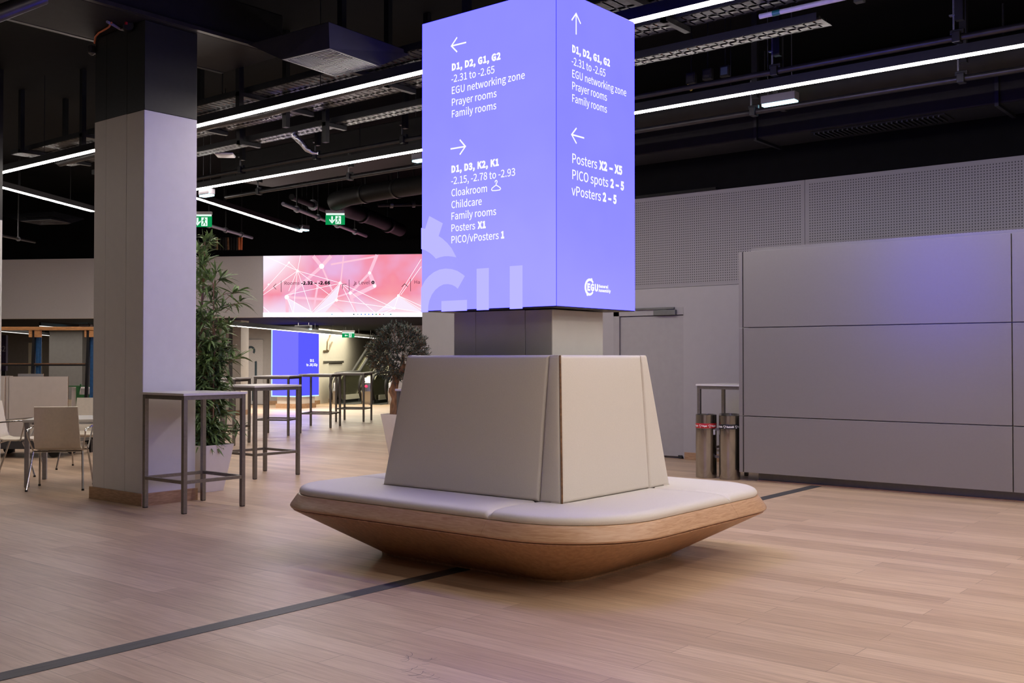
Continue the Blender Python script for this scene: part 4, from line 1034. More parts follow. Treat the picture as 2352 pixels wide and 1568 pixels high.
for a, b in (((620, 365), (195, 170)), ((620, 365), (660, 158)), ((620, 365), (157, 690)), ((620, 365), (1195, 530)), ((620, 365), (805, 920)), ((615, 380), (565, 925)), ((610, 380), (500, 640)), ((620, 365), (1050, 690)),
             ((1195, 530), (815, 920)), ((1195, 530), (1145, 760)), ((1145, 760), (860, 925)), ((475, 720), (555, 925)), ((475, 725), (810, 920)), ((1195, 530), (1925, 870)), ((1145, 760), (1925, 870)),
             ((1215, 560), (1400, 925)), ((1230, 560), (1660, 925)), ((1925, 870), (1980, 700)), ((1925, 870), (2285, 922)), ((1980, 700), (2285, 890)), ((1980, 700), (2285, 840)), ((1980, 700), (2285, 210)), ((2010, 690), (2285, 310)),
             ((1980, 700), (1690, 925)), ((1925, 870), (1800, 925)), ((157, 850), (240, 925)), ((505, 255), (620, 365)), ((505, 255), (157, 640)), ((475, 690), (1195, 535))):
    sline(g, a, b, 5, .008)
g.build('network_lines', M_NET, scr)
g = MB()
for x, y, r_ in ((620, 365, 17), (945, 305, 34), (1195, 530, 20), (475, 720, 30), (1145, 760, 20), (1980, 700, 18), (1925, 870, 18), (1590, 395, 20), (505, 255, 14), (230, 550, 12), (1330, 665, 22), (1660, 570, 22)):
    g.add([sp(x + r_ * math.cos(R(k * 24)), y + r_ * math.sin(R(k * 24)), .010) for k in range(15)], [tuple(range(15))])
g.build('network_nodes', M_NET, scr)
MB().slab([sp(155, 988, .004), sp(xr_, 985, .004), sp(xr_, 925, .004), sp(155, 928, .004)], -N2, .006).build('taskbar', M_NET, scr)
g = MB()
for x0, x1, y0, y1 in ((397, 403, 500, 652), (1312, 1318, 484, 650), (2140, 2146, 475, 642)): g.add([sp(x0, y1, .014), sp(x1, y1, .014), sp(x1, y0, .014), sp(x0, y0, .014)], [(0, 1, 2, 3)])
g.build('divider_bars', M_INK, scr)
g = MB()
for a, b in (((297, 577), (333, 540)), ((297, 577), (333, 615))): sline(g, a, b, 6, .014)
g.build('arrow', M_INK, scr)
g = MB()
for a, b in (((1282, 547), (1226, 550)), ((1226, 548), (1227, 607))): sline(g, a, b, 6, .014)
g.build('arrow', M_INK, scr)
g = MB()
for a, b in (((2025, 582), (2065, 540)), ((2065, 540), (2105, 580))): sline(g, a, b, 7, .014)
g.build('arrow', M_INK, scr)
g = MB()
for a, b in (((1368, 565), (1390, 562)), ((1390, 562), (1412, 520)), ((1380, 560), (1395, 525)), ((1395, 525), (1415, 525)), ((1390, 520), (1394, 505)), ((1395, 548), (1420, 545))): sline(g, a, b, 6, .014)
g.build('escalator_icon', M_INKS, scr)
def stext(body, bold, xl, xr, y, cap, mm, name='lettering'):
    g = MB(); a = sp(xl, y, .014); b = sp(xr, y, .014); c_ = sp(xl, y - cap, .014)
    letter(g, body, bold, Vector(a), T2, Vector((0, 0, 1)), (b - a).dot(T2), (c_ - a).z, -N2, 0); g.build(name, mm, scr)
stext('Rooms', 0, 445, 648, 555, 43, M_INKS); stext('-2.32 – -2.66', 1, 670, 1060, 555, 47, M_INK)
stext('Level', 0, 1447, 1592, 549, 47, M_INKS); stext('0', 1, 1617, 1657, 545, 45, M_INK); stext('Ha', 0, 2196, 2268, 540, 45, M_INKS)
for i, (x, c_) in enumerate(((1085, (150, 190, 220)), (1380, (20, 50, 60)), (1433, (170, 180, 190)), (1481, (90, 140, 220)), (1533, (90, 130, 220)), (1581, (100, 150, 240)), (1633, (60, 80, 200)), (1681, (10, 140, 80)), (1730, (220, 60, 70)), (1780, (150, 130, 160)), (1877, (30, 120, 130)))):
    g = MB(); r_ = 9
    g.add([sp(x + r_ * math.cos(R(k * 45 + 22)), 953 + r_ * math.sin(R(k * 45 + 22)), .016) for k in range(8)], [tuple(range(8))]); g.build('taskbar_icon', emit('icon_%d' % i, lin(c_), 1.0), scr)

# ================================================================== FAR HALL UNDER THE BULKHEAD
def upright(name, label, cat, x0, x1, ybase, dep, h, m, thick=.2, skirt=True, kind=None, ang=A2):
    """wall-like block whose front spans x0..x1 in the photo at a depth; turned to the far hall's grid"""
    p = atz((x0 + x1) / 2, ybase, 0); pl, pr_ = atp(x0, ybase, p, N2), atp(x1, ybase, p, N2)
    w_ = (pr_ - pl).length; c = (pl + pr_) / 2
    return c, w_
def grid_box(c, w_, h, d_, m, name, parent=None, z0=0.):
    return MB().box((-w_ / 2, 0, z0), (w_ / 2, d_, h)).build(name, m, parent)
# far white column with a dark glass stripe
p = atz(530, 953); c = thing('column', 'slim far white column with a dark stripe, just right of the bamboo', 'column', (p.x, p.y, 0), A2)
w_ = .52
for a, b, mm, nm in ((-w_ / 2, -.06, M_CREAM, 'column_panel'), (-.057, .04, M_CLOSER, 'glass_stripe'), (.043, w_ / 2, M_CREAM, 'column_panel')): MB().box((a, 0, 0), (b, .5, zlow)).build(nm, mm, c)
MB().box((-w_ / 2 - .02, -.02, 0), (w_ / 2 + .05, .52, .12)).build('baseboard', M_SKIRT, c)
# grey wall with the restroom door
p = atz(585, 929); w1 = struct(MB().box((-2.4, 0, 0), (.95, .2, zlow)).build('wall_restroom', M_GREYW, None)); w1.location = p; w1.rotation_euler = (0, 0, A2)
MB().box((-2.4, -.015, 0), (-.55, 0, .12)).build('baseboard', M_SKIRT, w1); MB().box((.33, -.015, 0), (.95, 0, .12)).build('baseboard', M_SKIRT, w1)
d2 = struct(MB().box((-.47, -.03, .02), (.27, .0, 2.0)).build('door_2', mat('pale_grey_door', (.42, .415, .42), .5))); d2.location = p; d2.rotation_euler = (0, 0, A2)
MB().box((-.51, -.015, 0), (-.475, 0, 2.04)).build('door_frame', M_GREYW, d2)
pg = MB()
def pring(cx_, cz, rx, rz_, t_, a0, a1, n=22):
    for i in range(n):
        q0, q1 = R(a0 + (a1 - a0) * i / n), R(a0 + (a1 - a0) * (i + 1) / n)
        P = [(cx_ + rx * math.cos(q0), cz + rz_ * math.sin(q0)), (cx_ + rx * math.cos(q1), cz + rz_ * math.sin(q1)), (cx_ + (rx - t_) * math.cos(q1), cz + (rz_ - t_) * math.sin(q1)), (cx_ + (rx - t_) * math.cos(q0), cz + (rz_ - t_) * math.sin(q0))]
        pg.slab([Vector((x, -.031, z)) for x, z in P], Vector((0, -1, 0)), .004)
pring(-.12, 1.66, .145, .145, .065, -40, 220)
for sx in (-1, 1): pg.box((-.12 + sx * .165 - .035, -.036, .75), (-.12 + sx * .165 + .035, -.031, 1.32))
pring(-.12, 1.28, .2, .16, .07, 0, 25); pring(-.12, .78, .2, .26, .07, 180, 360)
for x in (-.2, -.04): pg.box((x - .035, -.036, .12), (x + .035, -.031, .5))
pg.build('pictogram', M_DARKIC, d2)
# tall blue screen column
pn = atz(685, 938.5); al = R(24); rtf = Vector((math.cos(YAW), math.sin(YAW), 0))
av = -rtf * math.cos(al) + FW2 * math.sin(al); bv = rtf * math.sin(al) + FW2 * math.cos(al)
tw = thing('screen_column', 'tall blue LED screen column glowing in the far hall', 'screen', (pn.x, pn.y, 0), math.atan2(-av.y, -av.x))
W1, W2 = .93, 1.0
MB().box((-.80, .10, .0), (-.04, .86, .36)).build('pedestal', M_CREAM, tw); MB().box((-.83, .07, 0), (-.01, .89, .13)).build('baseboard', M_SKIRT, tw)
MB().box((-W1 + .004, .004, .33), (-.004, W2 - .004, zlow)).build('cabinet', M_BLACK2, tw)
M_BL1 = emit('blue_screen_face', (*lin((122, 118, 255))[:2], 2.6), 1.0); M_BL2 = emit('blue_screen_side', (*lin((92, 92, 255))[:2], 2.4), 1.0)
f1 = MB().box((-W1 + .03, -.003, .36), (-.002, .003, 2.24)).build('screen_face', M_BL1, tw); f2 = MB().box((-.003, .002, .36), (.003, W2 - .002, 2.24)).build('screen_face', M_BL2, tw)
MB().box((-W1, -.006, .33), (-W1 + .035, .003, 2.24)).build('glowing_edge', M_GLOWEDGE, tw); MB().box((-W1 + .036, -.006, .33), (.0, .003, .362)).build('glowing_edge', M_GLOWEDGE, tw); MB().box((.0005, .0, .33), (.006, W2, .362)).build('glowing_edge', M_GLOWEDGE, tw)
g = MB(); letter(g, 'D1', 1, Vector((.004, .56, 1.32)), Vector((0, 1, 0)), VZ, .20, .08, Vector((1, 0, 0)), 0); g.build('lettering', M_TXT, f2)
g = MB(); letter(g, 'to .30/.62p', 1, Vector((.004, .38, 1.20)), Vector((0, 1, 0)), VZ, .55, .08, Vector((1, 0, 0)), 0); g.build('lettering', M_TXT, f2)
# bright wall beside the escalator
pw = atz(727, 928.5); wr = struct(MB().box((0, 0, 0), (9.5, .2, zlow)).build('wall_escalator', M_CREAM)); wr.location = pw; wr.rotation_euler = (0, 0, R(90) + YAW - R(5.3))
MB().box((0, -.015, 0), (2.2, 0, .12)).build('baseboard', M_SKIRT, wr)
MB().box((.63, -.06, 1.27), (3.1, 0, 1.34)).build('ledge', M_STEEL, wr)
hr = MB(); hr.tube([(1.55, -.06, 2.28), (1.0, -.06, 1.95), (.95, -.06, 1.70), (1.15, -.06, 1.66), (1.6, -.06, 1.95)], .024, 8); hr.box((.62, -.08, 1.62), (1.12, -.04, 1.68)); hr.build('bent_handrail', mat('brown_metal_rail', (.16, .12, .07), .4, .6), wr)
wl = struct(MB().box((0, 0, 0), (.16, 1.2, zlow)).build('wall_return', M_CREAM)); wl.location = pw - T2 * .162; wl.rotation_euler = (0, 0, A2)
MB().box((-.0, -.015, 0), (.16, 0, .12)).build('baseboard', M_SKIRT, wl)
# escalator
pe = atz(826, 927); esc = thing('escalator', 'escalator with dark balustrades rising behind the bar tables', 'escalator', (pe.x, pe.y, 0), YAW - R(12.5))
x0e, x1e, x2e = -.86, .30, 1.08
tan30 = math.tan(R(30))
def prof(y): return 0 if y < 1.6 else (y - 1.6) * tan30
def balustrade(xa, xb):
    ys = [-.1, .3, 1.0, 1.6, 3, 5, 7.5]
    m = MB(); lo = [(y, prof(y) + .12) for y in ys]; hi = [(y, prof(y) + .90) for y in ys]
    hi[0] = (-.1, .62)
    P = lo + hi[::-1]; m.slab([Vector((xa + .03, y, z)) for y, z in P], Vector((1, 0, 0)), xb - xa - .06); m.build('balustrade_panel', M_ESC, esc)
    m = MB(); lo = [(y, max(prof(y) - .02, .0)) for y in ys]; hi = [(y, prof(y) + .12) for y in ys]; m.slab([Vector((xa - .01, y, z)) for y, z in lo + hi[::-1]], Vector((1, 0, 0)), xb - xa + .02); m.build('skirt', M_TREAD, esc)
    m = MB(); m.slab([Vector((xb + .012, y, z)) for y, z in [(y, prof(y) + .11) for y in ys[1:]] + [(y, prof(y) + .27) for y in ys[:0:-1]]], Vector((1, 0, 0)), .03); m.build('bright_skirt', M_ESCB, esc)
    hp = [(0, .10), (-.14, .2), (-.26, .38), (-.30, .55), (-.24, .74), (-.08, .88), (.2, .95), (1.0, .97), (1.6, .99), (3, prof(3) + .97), (7.5, prof(7.5) + .97)]
    for xx in (xa, xb):
        m = MB(); m.tube([(xx, y, z) for y, z in hp], .045, 8); m.build('handrail', M_RUBBER, esc, smooth=True)
    m = MB(); nl = [(0, .0), (-.2, .0), (-.24, .4), (-.2, .66), (-.05, .82), (.1, .86), (.1, 0)]; m.slab([Vector((xa + .05, y, z)) for y, z in nl], Vector((1, 0, 0)), xb - xa - .1); return m.build('newel_end', M_BRUSH, esc)
balustrade(x0e, x0e + .24); nw = balustrade(x1e - .20, x1e + .20); balustrade(x2e - .12, x2e + .12)
MB().tube([(x1e, -.255, .56), (x1e, -.235, .56)], .038, 12).build('red_lamp', emit('red_button_light', (1, .03, .08), 3), nw); MB().tube([(x1e - .05, -.24, .70), (x1e - .05, -.225, .70)], .022, 10).build('button', M_RUBBER, nw)
for xa, xb in ((x0e + .26, x1e - .22), (x1e + .22, x2e - .14)):
    m = MB()
    for k in range(18): y = 1.4 + .40 * k; m.box((xa, y, prof(y) - .25), (xb, y + .395, prof(y) + .10))
    m.build('steps', M_TREAD, esc); MB().box((xa, -.6, .0), (xb, 1.39, .012)).build('landing_plate', M_TREAD, esc)
p2 = atz(897, 935); wz = struct(MB().box((0, 0, 0), (6, .2, zlow)).build('wall_far_end', M_GREYW)); wz.location = (p2.x, p2.y, 0); wz.rotation_euler = (0, 0, A2); MB().box((0, -.015, 0), (6, 0, .12)).build('baseboard', M_SKIRT, wz)
# back wall behind the stairs and the corridor at left
p = atd(700, 900, 47); wk = struct(MB().box((-16, 0, 0), (12, .2, 5.2)).build('wall_stair_back', M_CREAM)); wk.location = (p.x, p.y, 0); wk.rotation_euler = (0, 0, A2)

# left corridor
p = atd(90, 880, 38.5); wc_ = struct(MB().box((-3.2, 0, 0), (3.0, .2, zlow)).build('wall_corridor', M_BROWN)); wc_.location = (p.x, p.y, 0); wc_.rotation_euler = (0, 0, A2)
dd = struct(MB().box((-.42, -.03, 0), (.0, -.001, 2.0)).build('door_opening_3', mat('lit_opening_tone', (.78, .72, .55), .6))); dd.location = (p.x, p.y, 0); dd.rotation_euler = (0, 0, A2)  # pale panel, brightness of the open doorway painted into its colour
MB().box((.02, -.03, 0), (.06, -.001, 2.03)).build('door_frame', M_EDGE, dd); MB().box((.10, -.03, 0), (.13, -.001, 2.03)).build('door_frame', M_CREAM, dd); MB().box((-.95, -.02, 0), (-.43, -.001, 2.03)).build('door_leaf', M_BROWN, dd)
p = atz(150, 917); pf = thing('column', 'broad grey column far back behind the timber rack', 'column', (p.x, p.y, 0), A2)
MB().box((-.62, 0, 0), (.62, .6, zlow)).build('column_panel', M_GREYW, pf)
p = atd(3, 812, 27); sg = thing('room_sign', 'dark purple room sign with pale number 32 at the left edge', 'sign', (p.x, p.y, 0), A2)
MB().box((-.75, 0, 1.1), (.13, .08, 2.02)).build('sign_panel', M_PURP, sg)
g = MB(); letter(g, '32', 0, Vector((-.075, -.004, 1.60)), Vector((1, 0, 0)), VZ, .19, .14, Vector((0, -1, 0)), 0); g.build('lettering', M_GREYW, sg)
MB().box((-.6, .02, 0), (-.5, .06, 1.1)).build('post', M_BLACK2, sg); MB().box((.0, .02, 0), (.1, .06, 1.1)).build('post', M_BLACK2, sg)

# ================================================================== PLANTS
def leaf(mb, p, d, ln, wd, droop):
    d = d.normalized(); side = d.cross(Vector((0, 0, 1)))
    side = side.normalized() if side.length > .05 else Vector((1, 0, 0)); tw_ = random.uniform(-.6, .6); upn = side.cross(d).normalized(); side = side * math.cos(tw_) + upn * math.sin(tw_)
    v = []; n = 4
    for i in range(n + 1):
        t = i / n; c = p + d * ln * t + Vector((0, 0, -droop * ln * t * t)); w_ = wd * (math.sin(math.pi * (t * .86 + .1))) if i < n else 0.001
        v += [c - side * w_ / 2, c + side * w_ / 2]
    mb.add(v, [(2 * i, 2 * i + 1, 2 * i + 3, 2 * i + 2) for i in range(n)])
pc_ = atd(474, 1060, 11.25)
bam = thing('potted_bamboo', 'tall potted bamboo in a white tapered planter beside the white column', 'plant', (pc_.x, pc_.y, 0))
po_ = MB(); wt, wb_ = .215, .135; hp_ = .50
def rr(h_, w_, r_=.03, n=4):
    out = []
    for cx_, cy_, a0 in ((1, 1, 0), (-1, 1, 90), (-1, -1, 180), (1, -1, 270)):
        for i in range(n + 1):
            a = R(a0 + 90 * i / n); out.append(Vector((cx_ * (w_ - r_) + r_ * math.cos(a), cy_ * (w_ - r_) + r_ * math.sin(a), h_)))
    return out
po_.sweep([rr(0, wb_), rr(.01, wb_ + .004), rr(hp_, wt), rr(hp_, wt - .02), rr(hp_ - .06, wt - .03)])
po_.build('planter', M_POT, bam, smooth=True); so = MB(); so.sweep([rr(hp_ - .08, wt - .06), rr(hp_ - .055, wt - .034)]); so.build('soil', M_SOIL, bam)
fol = MB(); H_ = atd(470, 540, 11.25).z
rnd = random.Random(11)
canes = []
for k in range(9):
    a = rnd.uniform(0, 6.28); r_ = rnd.uniform(.02, .12); b0_ = Vector((r_ * math.cos(a), r_ * math.sin(a), hp_ - .06)); hgt = rnd.uniform(1.3, 2.3) if k else H_ - .25
    ln_ = Vector((rnd.uniform(-.10, .13), rnd.uniform(-.10, .13), 0)) * (hgt / 1.6)
    if k == 0: b0_ = Vector((-.07, -.03, hp_ - .06)); ln_ = Vector((.02, .01, 0)); hgt = H_ - .35
    pts = [b0_ + Vector((0, 0, (hgt - hp_) * i / 6)) + ln_ * (i / 6) ** 1.5 + Vector((rnd.uniform(-.01, .01), rnd.uniform(-.01, .01), 0)) for i in range(7)]
    canes.append(pts); rr_ = .019 if k == 0 else rnd.uniform(.006, .012)
    MB().tube(pts, [rr_ * (1 - .06 * i) for i in range(7)], 8).build('cane', M_CANE, bam, smooth=True)
random.seed(5)
tw_m = MB()
def sprig(p, out_, n, ln0, spread):
    q = p + out_; tw_m.tube([p, (p + q) / 2 + Vector((0, 0, .03)), q], .003, 4)
    for j in range(n):
        t = random.uniform(.35, 1.0); b = p.lerp(q, t) + Vector((0, 0, .02))
        d = out_.normalized() * .6 + Vector((random.uniform(-1, 1), random.uniform(-1, 1), random.uniform(-.55, .9))) * spread
        leaf(fol, b, d, ln0 * random.uniform(.7, 1.3), random.uniform(.018, .032), random.uniform(.1, .6))
for i in range(330):
    pts = random.choice(canes); t = random.uniform(.12, 6); k = min(int(t), 5); p = pts[k].lerp(pts[k + 1], t - k)
    z = p.z; a = random.uniform(0, 6.28); r_ = random.uniform(.05, .18) * (1.0 if z < 2.0 else .75)
    sprig(p, Vector((math.cos(a) * r_, math.sin(a) * r_, random.uniform(-.03, .14))), random.randint(9, 14), .15, .75)
for pts in canes:
    for j in range(3): sprig(pts[-1], Vector((random.uniform(-.08, .08), random.uniform(-.08, .08), random.uniform(.05, .2))), 12, .17, .8)
for j in range(10): sprig(canes[0][-1] + Vector((random.uniform(-.08, .1), random.uniform(-.05, .05), random.uniform(.0, .34))), Vector((random.uniform(-.1, .12), random.uniform(-.08, .08), random.uniform(.04, .18))), 12, .17, .8)
MB().tube([canes[0][-1], canes[0][-1] + Vector((.01, 0, .36))], .006, 6).build('cane', M_CANE, bam, smooth=True)
rd = Vector((math.cos(YAW), math.sin(YAW), 0))
for zz_ in (1.92, 1.33, .56, 2.05):
    s_ = Vector((.05, .02, zz_)); sprig(s_, rd * random.uniform(.22, .34) + Vector((0, 0, .08)), 14, .17, .8); sprig(s_ + rd * .15, rd * .17 + Vector((0, 0, .10)), 12, .17, .9)
tw_m.build('twigs', M_CANE, bam); fol.build('foliage', M_LEAF, bam)

po2 = atd(926, 950, 15.2)
olv = thing('potted_olive_tree', 'round crowned olive tree in a white planter behind the bench', 'plant', (po2.x, po2.y, 0))
zr_ = po2.z; wt2 = .24
m = MB(); m.sweep([rr(0, .15), rr(.01, .154), rr(zr_, wt2), rr(zr_, wt2 - .02), rr(zr_ - .05, wt2 - .03)]); m.build('planter', M_POT, olv, smooth=True)
m = MB(); m.sweep([rr(zr_ - .07, wt2 - .06), rr(zr_ - .045, wt2 - .034)]); m.build('soil', M_SOIL, olv)
tr = MB(); lf = lambda x, y: (atd(x, y, 15.2) - Vector((po2.x, po2.y, 0)))
tr.tube([lf(906, 955), lf(905, 930), lf(908, 915), lf(903, 897), lf(908, 880), lf(914, 862), lf(924, 845), lf(926, 815)], [.07, .06, .055, .07, .05, .045, .04, .02], 12)
tr.tube([lf(909, 880), lf(905, 860), lf(896, 838), lf(888, 815)], [.04, .03, .025, .012], 8); tr.tube([lf(915, 862), lf(930, 845), lf(942, 825), lf(948, 805)], [.035, .03, .02, .01], 8)
tr.tube([lf(904, 900), lf(898, 896), lf(896, 890)], [.05, .045, .02], 8)
tr.build('trunk', M_BARK, olv, smooth=True)
cr_ = lf(914, 812); fo = MB(); random.seed(9); br_ = MB()
for i in range(800):
    while True:
        u = Vector((random.uniform(-1, 1), random.uniform(-1, 1), random.uniform(-1, 1)))
        if .15 < u.length < 1: break
    u = u.normalized() * u.length ** .45
    p = cr_ + Vector((u.x * .40, u.y * .40, u.z * .37 + .0)); 
    if u.z < -.3: p.z += .06 * abs(u.x)
    d = u * .8 + Vector((random.uniform(-.6, .6), random.uniform(-.6, .6), random.uniform(-.1, .8)))
    q = p + d.normalized() * random.uniform(.06, .12)
    br_.tube([p, q], .003, 4, False)
    for j in range(10):
        t = random.random(); leaf(fo, p.lerp(q, t), d.normalized() * .5 + Vector((random.uniform(-1, 1), random.uniform(-1, 1), random.uniform(-.6, 1))) * .8, random.uniform(.045, .075), random.uniform(.010, .016), .1)
br_.build('twigs', M_BARK, olv); fo.build('foliage', M_OLEAF, olv)

# ================================================================== LEFT SEATING AREA
def chair(label, loc_, rz):
    """moulded chair with chrome frame and loop arms; faces +X in its own space"""
    t = thing('armchair', label, 'chair', loc_, rz, 'pale moulded chairs at the meeting table')
    pr_ = [(-.235, .90), (-.20, .70), (-.17, .52), (-.145, .462), (-.09, .442), (.05, .438), (.19, .452), (.235, .44)]
    def strip(idx, nm):
        m = MB(); secs = []
        for i in idx:
            x, z = pr_[i]; w_ = .235 if z < .5 else .235 - .035 * (z - .5)
            k = max(0, min(len(pr_) - 2, i)); dx, dz = pr_[k + 1][0] - pr_[k][0], pr_[k + 1][1] - pr_[k][1]; l_ = math.hypot(dx, dz); nx, nz = dz / l_ * .009, -dx / l_ * .009
            secs.append([Vector((x - nx, -w_, z - nz)), Vector((x - nx, w_, z - nz)), Vector((x + nx, w_, z + nz)), Vector((x + nx, -w_, z + nz))])
        m.sweep(secs); return m.build(nm, M_BEECH, t, smooth=True)
    strip(range(0, 4), 'backrest'); strip(range(3, 8), 'seat')
    for sy in (-1, 1):
        MB().tube([(-.13, sy * .25, .415), (-.17, sy * .26, .30), (-.27, sy * .285, .012)], .011, 8).build('leg', M_CHROME, t, smooth=True)
        MB().tube([(.13, sy * .25, .415), (.18, sy * .26, .30), (.27, sy * .285, .012)], .011, 8).build('leg', M_CHROME, t, smooth=True)
        for sx in (-1, 1): MB().tube([(sx * .27, sy * .285, 0), (sx * .268, sy * .285, .02)], .014, 8).build('foot_cap', M_RUBBER, t)
        MB().tube([(-.13, sy * .25, .415), (-.20, sy * .29, .58), (-.215, sy * .295, .635), (-.19, sy * .298, .655), (.12, sy * .298, .675), (.155, sy * .295, .66), (.15, sy * .29, .62), (.10, sy * .26, .43)], .009, 8).build('armrest', M_CHROME, t, smooth=True)
    m = MB()
    for x in (-.13, .13): m.tube([(x, -.25, .415), (x, .25, .415)], .010, 8)
    m.build('seat_frame', M_CHROME, t, smooth=True); return t
ra, rb = atz(70, 1129), atz(180.5, 1126.6)
cdir = Vector((-(rb - ra).y, (rb - ra).x, 0)).normalized()
cc1 = (ra + rb) / 2 + cdir * .27
ch = chair('pale chair with its back to the camera, nearest the white column', (cc1.x, cc1.y, 0), math.atan2(cdir.y, cdir.x))
a3 = atz(20, 1101); rz2 = YAW + R(12)
c2 = Vector((a3.x, a3.y, 0)) - Matrix.Rotation(rz2, 3, 'Z') @ Vector((.27, -.285, 0))
c2 = atd(38, 1060, 12.75); dup(ch, (c2.x, c2.y, 0), rz2, 'pale chair seen from the side at the left edge of the photo')
c3 = atd(200, 1060, 13.6); dup(ch, (c3.x, c3.y, 0), math.atan2(-cdir.y, -cdir.x) - .15, 'pale chair across the meeting table, half hidden by the white column')
A_, B_ = atz(61.6, 1119), atz(112, 1100); ex = Vector((.64, .77, 0)).normalized(); ey = Vector((-.77, .64, 0)).normalized()
tb = thing('meeting_table', 'white topped meeting table with square aluminium legs behind the nearest chair', 'table', (A_.x, A_.y, 0), math.atan2(ex.y, ex.x))
TL, TWd = 1.35, .80
MB().box((-.04, -.04, .715), (TL + .04, TWd + .04, .745)).build('tabletop', M_TOP, tb, bevel=.002)
m = MB(); m.box((.05, -.01, .69), (TL - .05, .02, .713)); m.box((.05, TWd - .02, .69), (TL - .05, TWd + .01, .713)); m.box((-.01, .05, .69), (.02, TWd - .05, .713)); m.box((TL - .02, .05, .69), (TL + .01, TWd - .05, .713)); m.build('apron', M_ALU, tb)
for x in (0, TL):
    for y in (0, TWd): MB().box((x - .024, y - .024, 0), (x + .024, y + .024, .714)).build('leg', M_ALU, tb, bevel=.003)
# trolley carrying boards on edge, with the timber rack
D0 = 15.0
tp = atz(70, 1050); rzt = YAW
tr_ = thing('board_trolley', 'low dark trolley with a steel deck under the upright boards at left', 'trolley', (tp.x, tp.y, 0), rzt)
MB().box((-.85, -.1, .20), (.58, .75, .27)).build('deck', M_CLOSER, tr_, bevel=.004); MB().box((-.85, -.12, .13), (.58, -.09, .27)).build('side_rail', M_HOOD, tr_)
for x in (-.6, .34):
    for y in (0, .6): MB().tube([(x, y - .025, .075), (x, y + .025, .075)], .075, 16).build('wheel', M_RUBBER, tr_, smooth=True); MB().box((x - .03, y - .035, .10), (x + .03, y + .035, .2)).build('caster_fork', M_BLACK2, tr_)
def board(label, xa, xb, ya, z0, z1, tilt, face=M_BOARD, group='boards standing on the trolley'):
    o = tr_.matrix_basis if False else Matrix.Translation(tr_.location) @ Matrix.Rotation(rzt, 4, 'Z')
    p = o @ Vector(((xa + xb) / 2, ya, z0)); t = thing('stacked_board', label, 'board', p, rzt, group); w_ = (xb - xa) / 2; h_ = z1 - z0
    Mx = Matrix.Rotation(R(tilt), 4, 'Y')
    MB().box((-w_, 0, 0), (w_, .012, h_), Mx).build('face', face, t); MB().box((-w_, .0125, 0), (w_, .030, h_), Mx).build('core', M_EDGE, t); return t
zt2 = atd(90, 864.5, D0).z
xl = lambda x: (x - 70) / 2400 * D0
board('pale board standing on the trolley behind the nearest chair', xl(24), xl(158), -.06, .275, zt2, 0)
for i in range(3): board('pale board at the left edge, %s of the stack on the trolley' % ('front', 'second', 'third')[i], xl(-70), xl(20) - .02 + .035 * i, -.1 + .045 * i, .275, zt2 + .005 * i, 0, M_BOARD)
board('grey board lying lower behind the pale trolley boards', xl(17), xl(76), .30, .275, zt2 + .035, 0, M_PURP if False else M_GREYW)
rk = thing('timber_rack', 'transport rack with an orange timber beam on dark posts at left', 'rack', (tp.x, tp.y, 0), rzt)
D1 = D0 + .75; yk = .80; zk = lambda y: HC + (823 - y) / 2400 * D1; xk = lambda x: (x - 70) / 2400 * D1 - .0
MB().box((xk(-60), yk - .06, zk(758)), (xk(165), yk + .04, zk(750))).build('timber_beam', M_TIMBER, rk, bevel=.004)
for xa, xb in ((11, 18), (24, 37), (139, 143.5), (150, 161)): MB().box((xk(xa), yk - .05, zk(774)), (xk(xb), yk + .02, zk(758.2))).build('timber_block', M_TIMBER, rk, bevel=.003)
for xa, xt in ((14, 21), (139, 147)):
    MB().bar((xk(xa), yk, .27), (xk(xt), yk, zk(758.2)), .04, .05).build('post', M_BLACK2, rk)
    MB().bar((xk(xa + 12), yk + .03, .27), (xk(xt + 6), yk + .03, zk(774)), .05, .02).build('blue_strap', M_BLUE, rk); MB().bar((xk(xa + 14), yk + .06, .27), (xk(xt + 10), yk + .06, zk(774)), .03, .02).build('blue_strap', M_BLUE, rk)
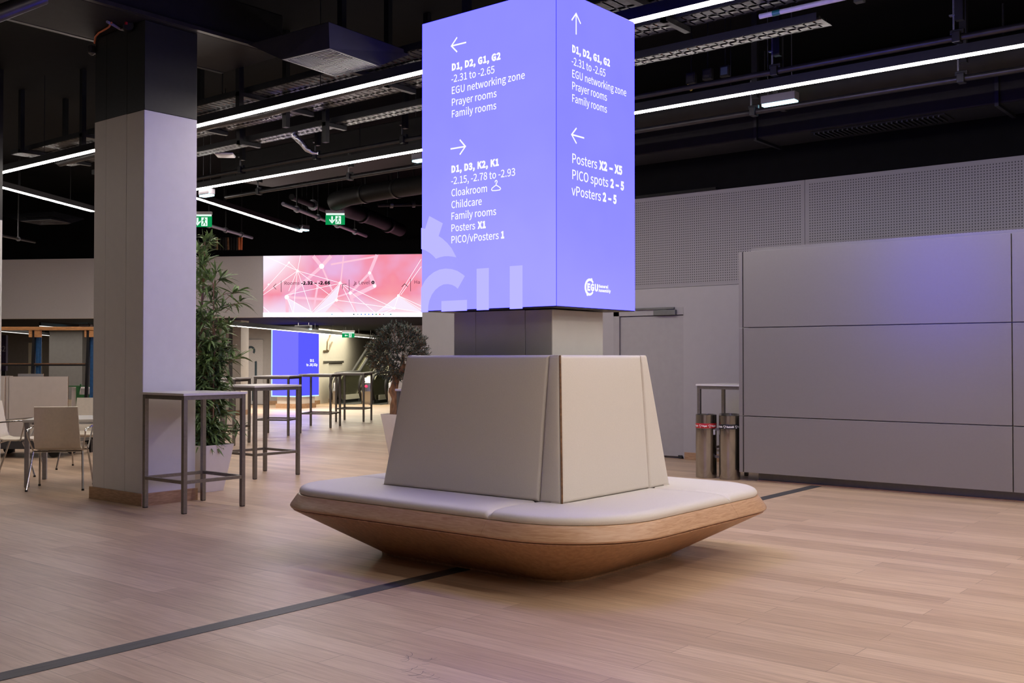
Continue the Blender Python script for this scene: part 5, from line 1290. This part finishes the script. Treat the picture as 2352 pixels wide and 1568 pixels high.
MB().box((xk(-60), yk - .02, zk(840)), (xk(140), yk + .02, zk(836.5))).build('crossbar', M_BLACK2, rk); MB().box((xk(-60), yk - .02, zk(836.4)), (xk(140), yk + .02, zk(834))).build('crossbar_top', M_EDGE, rk)
MB().box((xk(140), yk - .02, zk(866)), (xk(146), yk + .03, zk(854))).build('clamp', M_GREYMET, rk)
MB().box((xk(-60), yk - .03, .20), (xk(165), yk + .06, .27)).build('base_rail', M_BLACK2, rk)
for x in (-30, 75, 150): MB().box((xk(x) - .03, yk - .02, 0), (xk(x) + .03, yk + .05, .2)).build('foot', M_BLACK2, rk)
# green hand cart
gp = atd(190, 990, 17.2)
gc = thing('green_cart', 'green steel hand cart loaded with pale boards beside the column', 'cart', (gp.x, gp.y, 0), rzt)
zg = lambda y: HC + (823 - y) / 2400 * 17.2; xg = lambda x: (x - 190) / 2400 * 17.2
m = MB(); m.box((xg(157), 0, zg(888)), (xg(230), .04, zg(885.5))); m.box((xg(174), .0, .3), (xg(180), .04, zg(888))); m.box((xg(176), .0, zg(916)), (xg(230), .03, zg(906))); m.bar((xg(178), .02, zg(905)), (xg(184), .02, zg(882)), .02, .02); m.box((xg(157), -.02, .22), (xg(232), .7, .28)); m.box((xg(224), .0, .28), (xg(230), .04, zg(886))); m.build('frame', M_GREEN, gc)
for x in (162, 226):
    for y in (.06, .6): MB().tube([(xg(x), y, .11), (xg(x) + .05, y, .11)], .11, 16).build('wheel', M_RUBBER, gc, smooth=True)
for i, (xa, xb, y0_) in enumerate(((159, 173.5, 890), (181, 196, 892), (202, 228, 893))):
    q_ = Matrix.Translation(gc.location) @ Matrix.Rotation(rzt, 4, 'Z') @ Vector(((xg(xa) + xg(xb)) / 2, .08, .2805))
    tag(MB().box((-(xg(xb) - xg(xa)) / 2, 0, 0), ((xg(xb) - xg(xa)) / 2, .5, zg(y0_) - .2805)).build('carton', M_BOARD, None, loc=q_), 'pale carton standing in the green cart, %s of three' % ('left', 'middle', 'right')[i], 'carton', 'cartons in the green cart').rotation_euler = (0, 0, rzt)
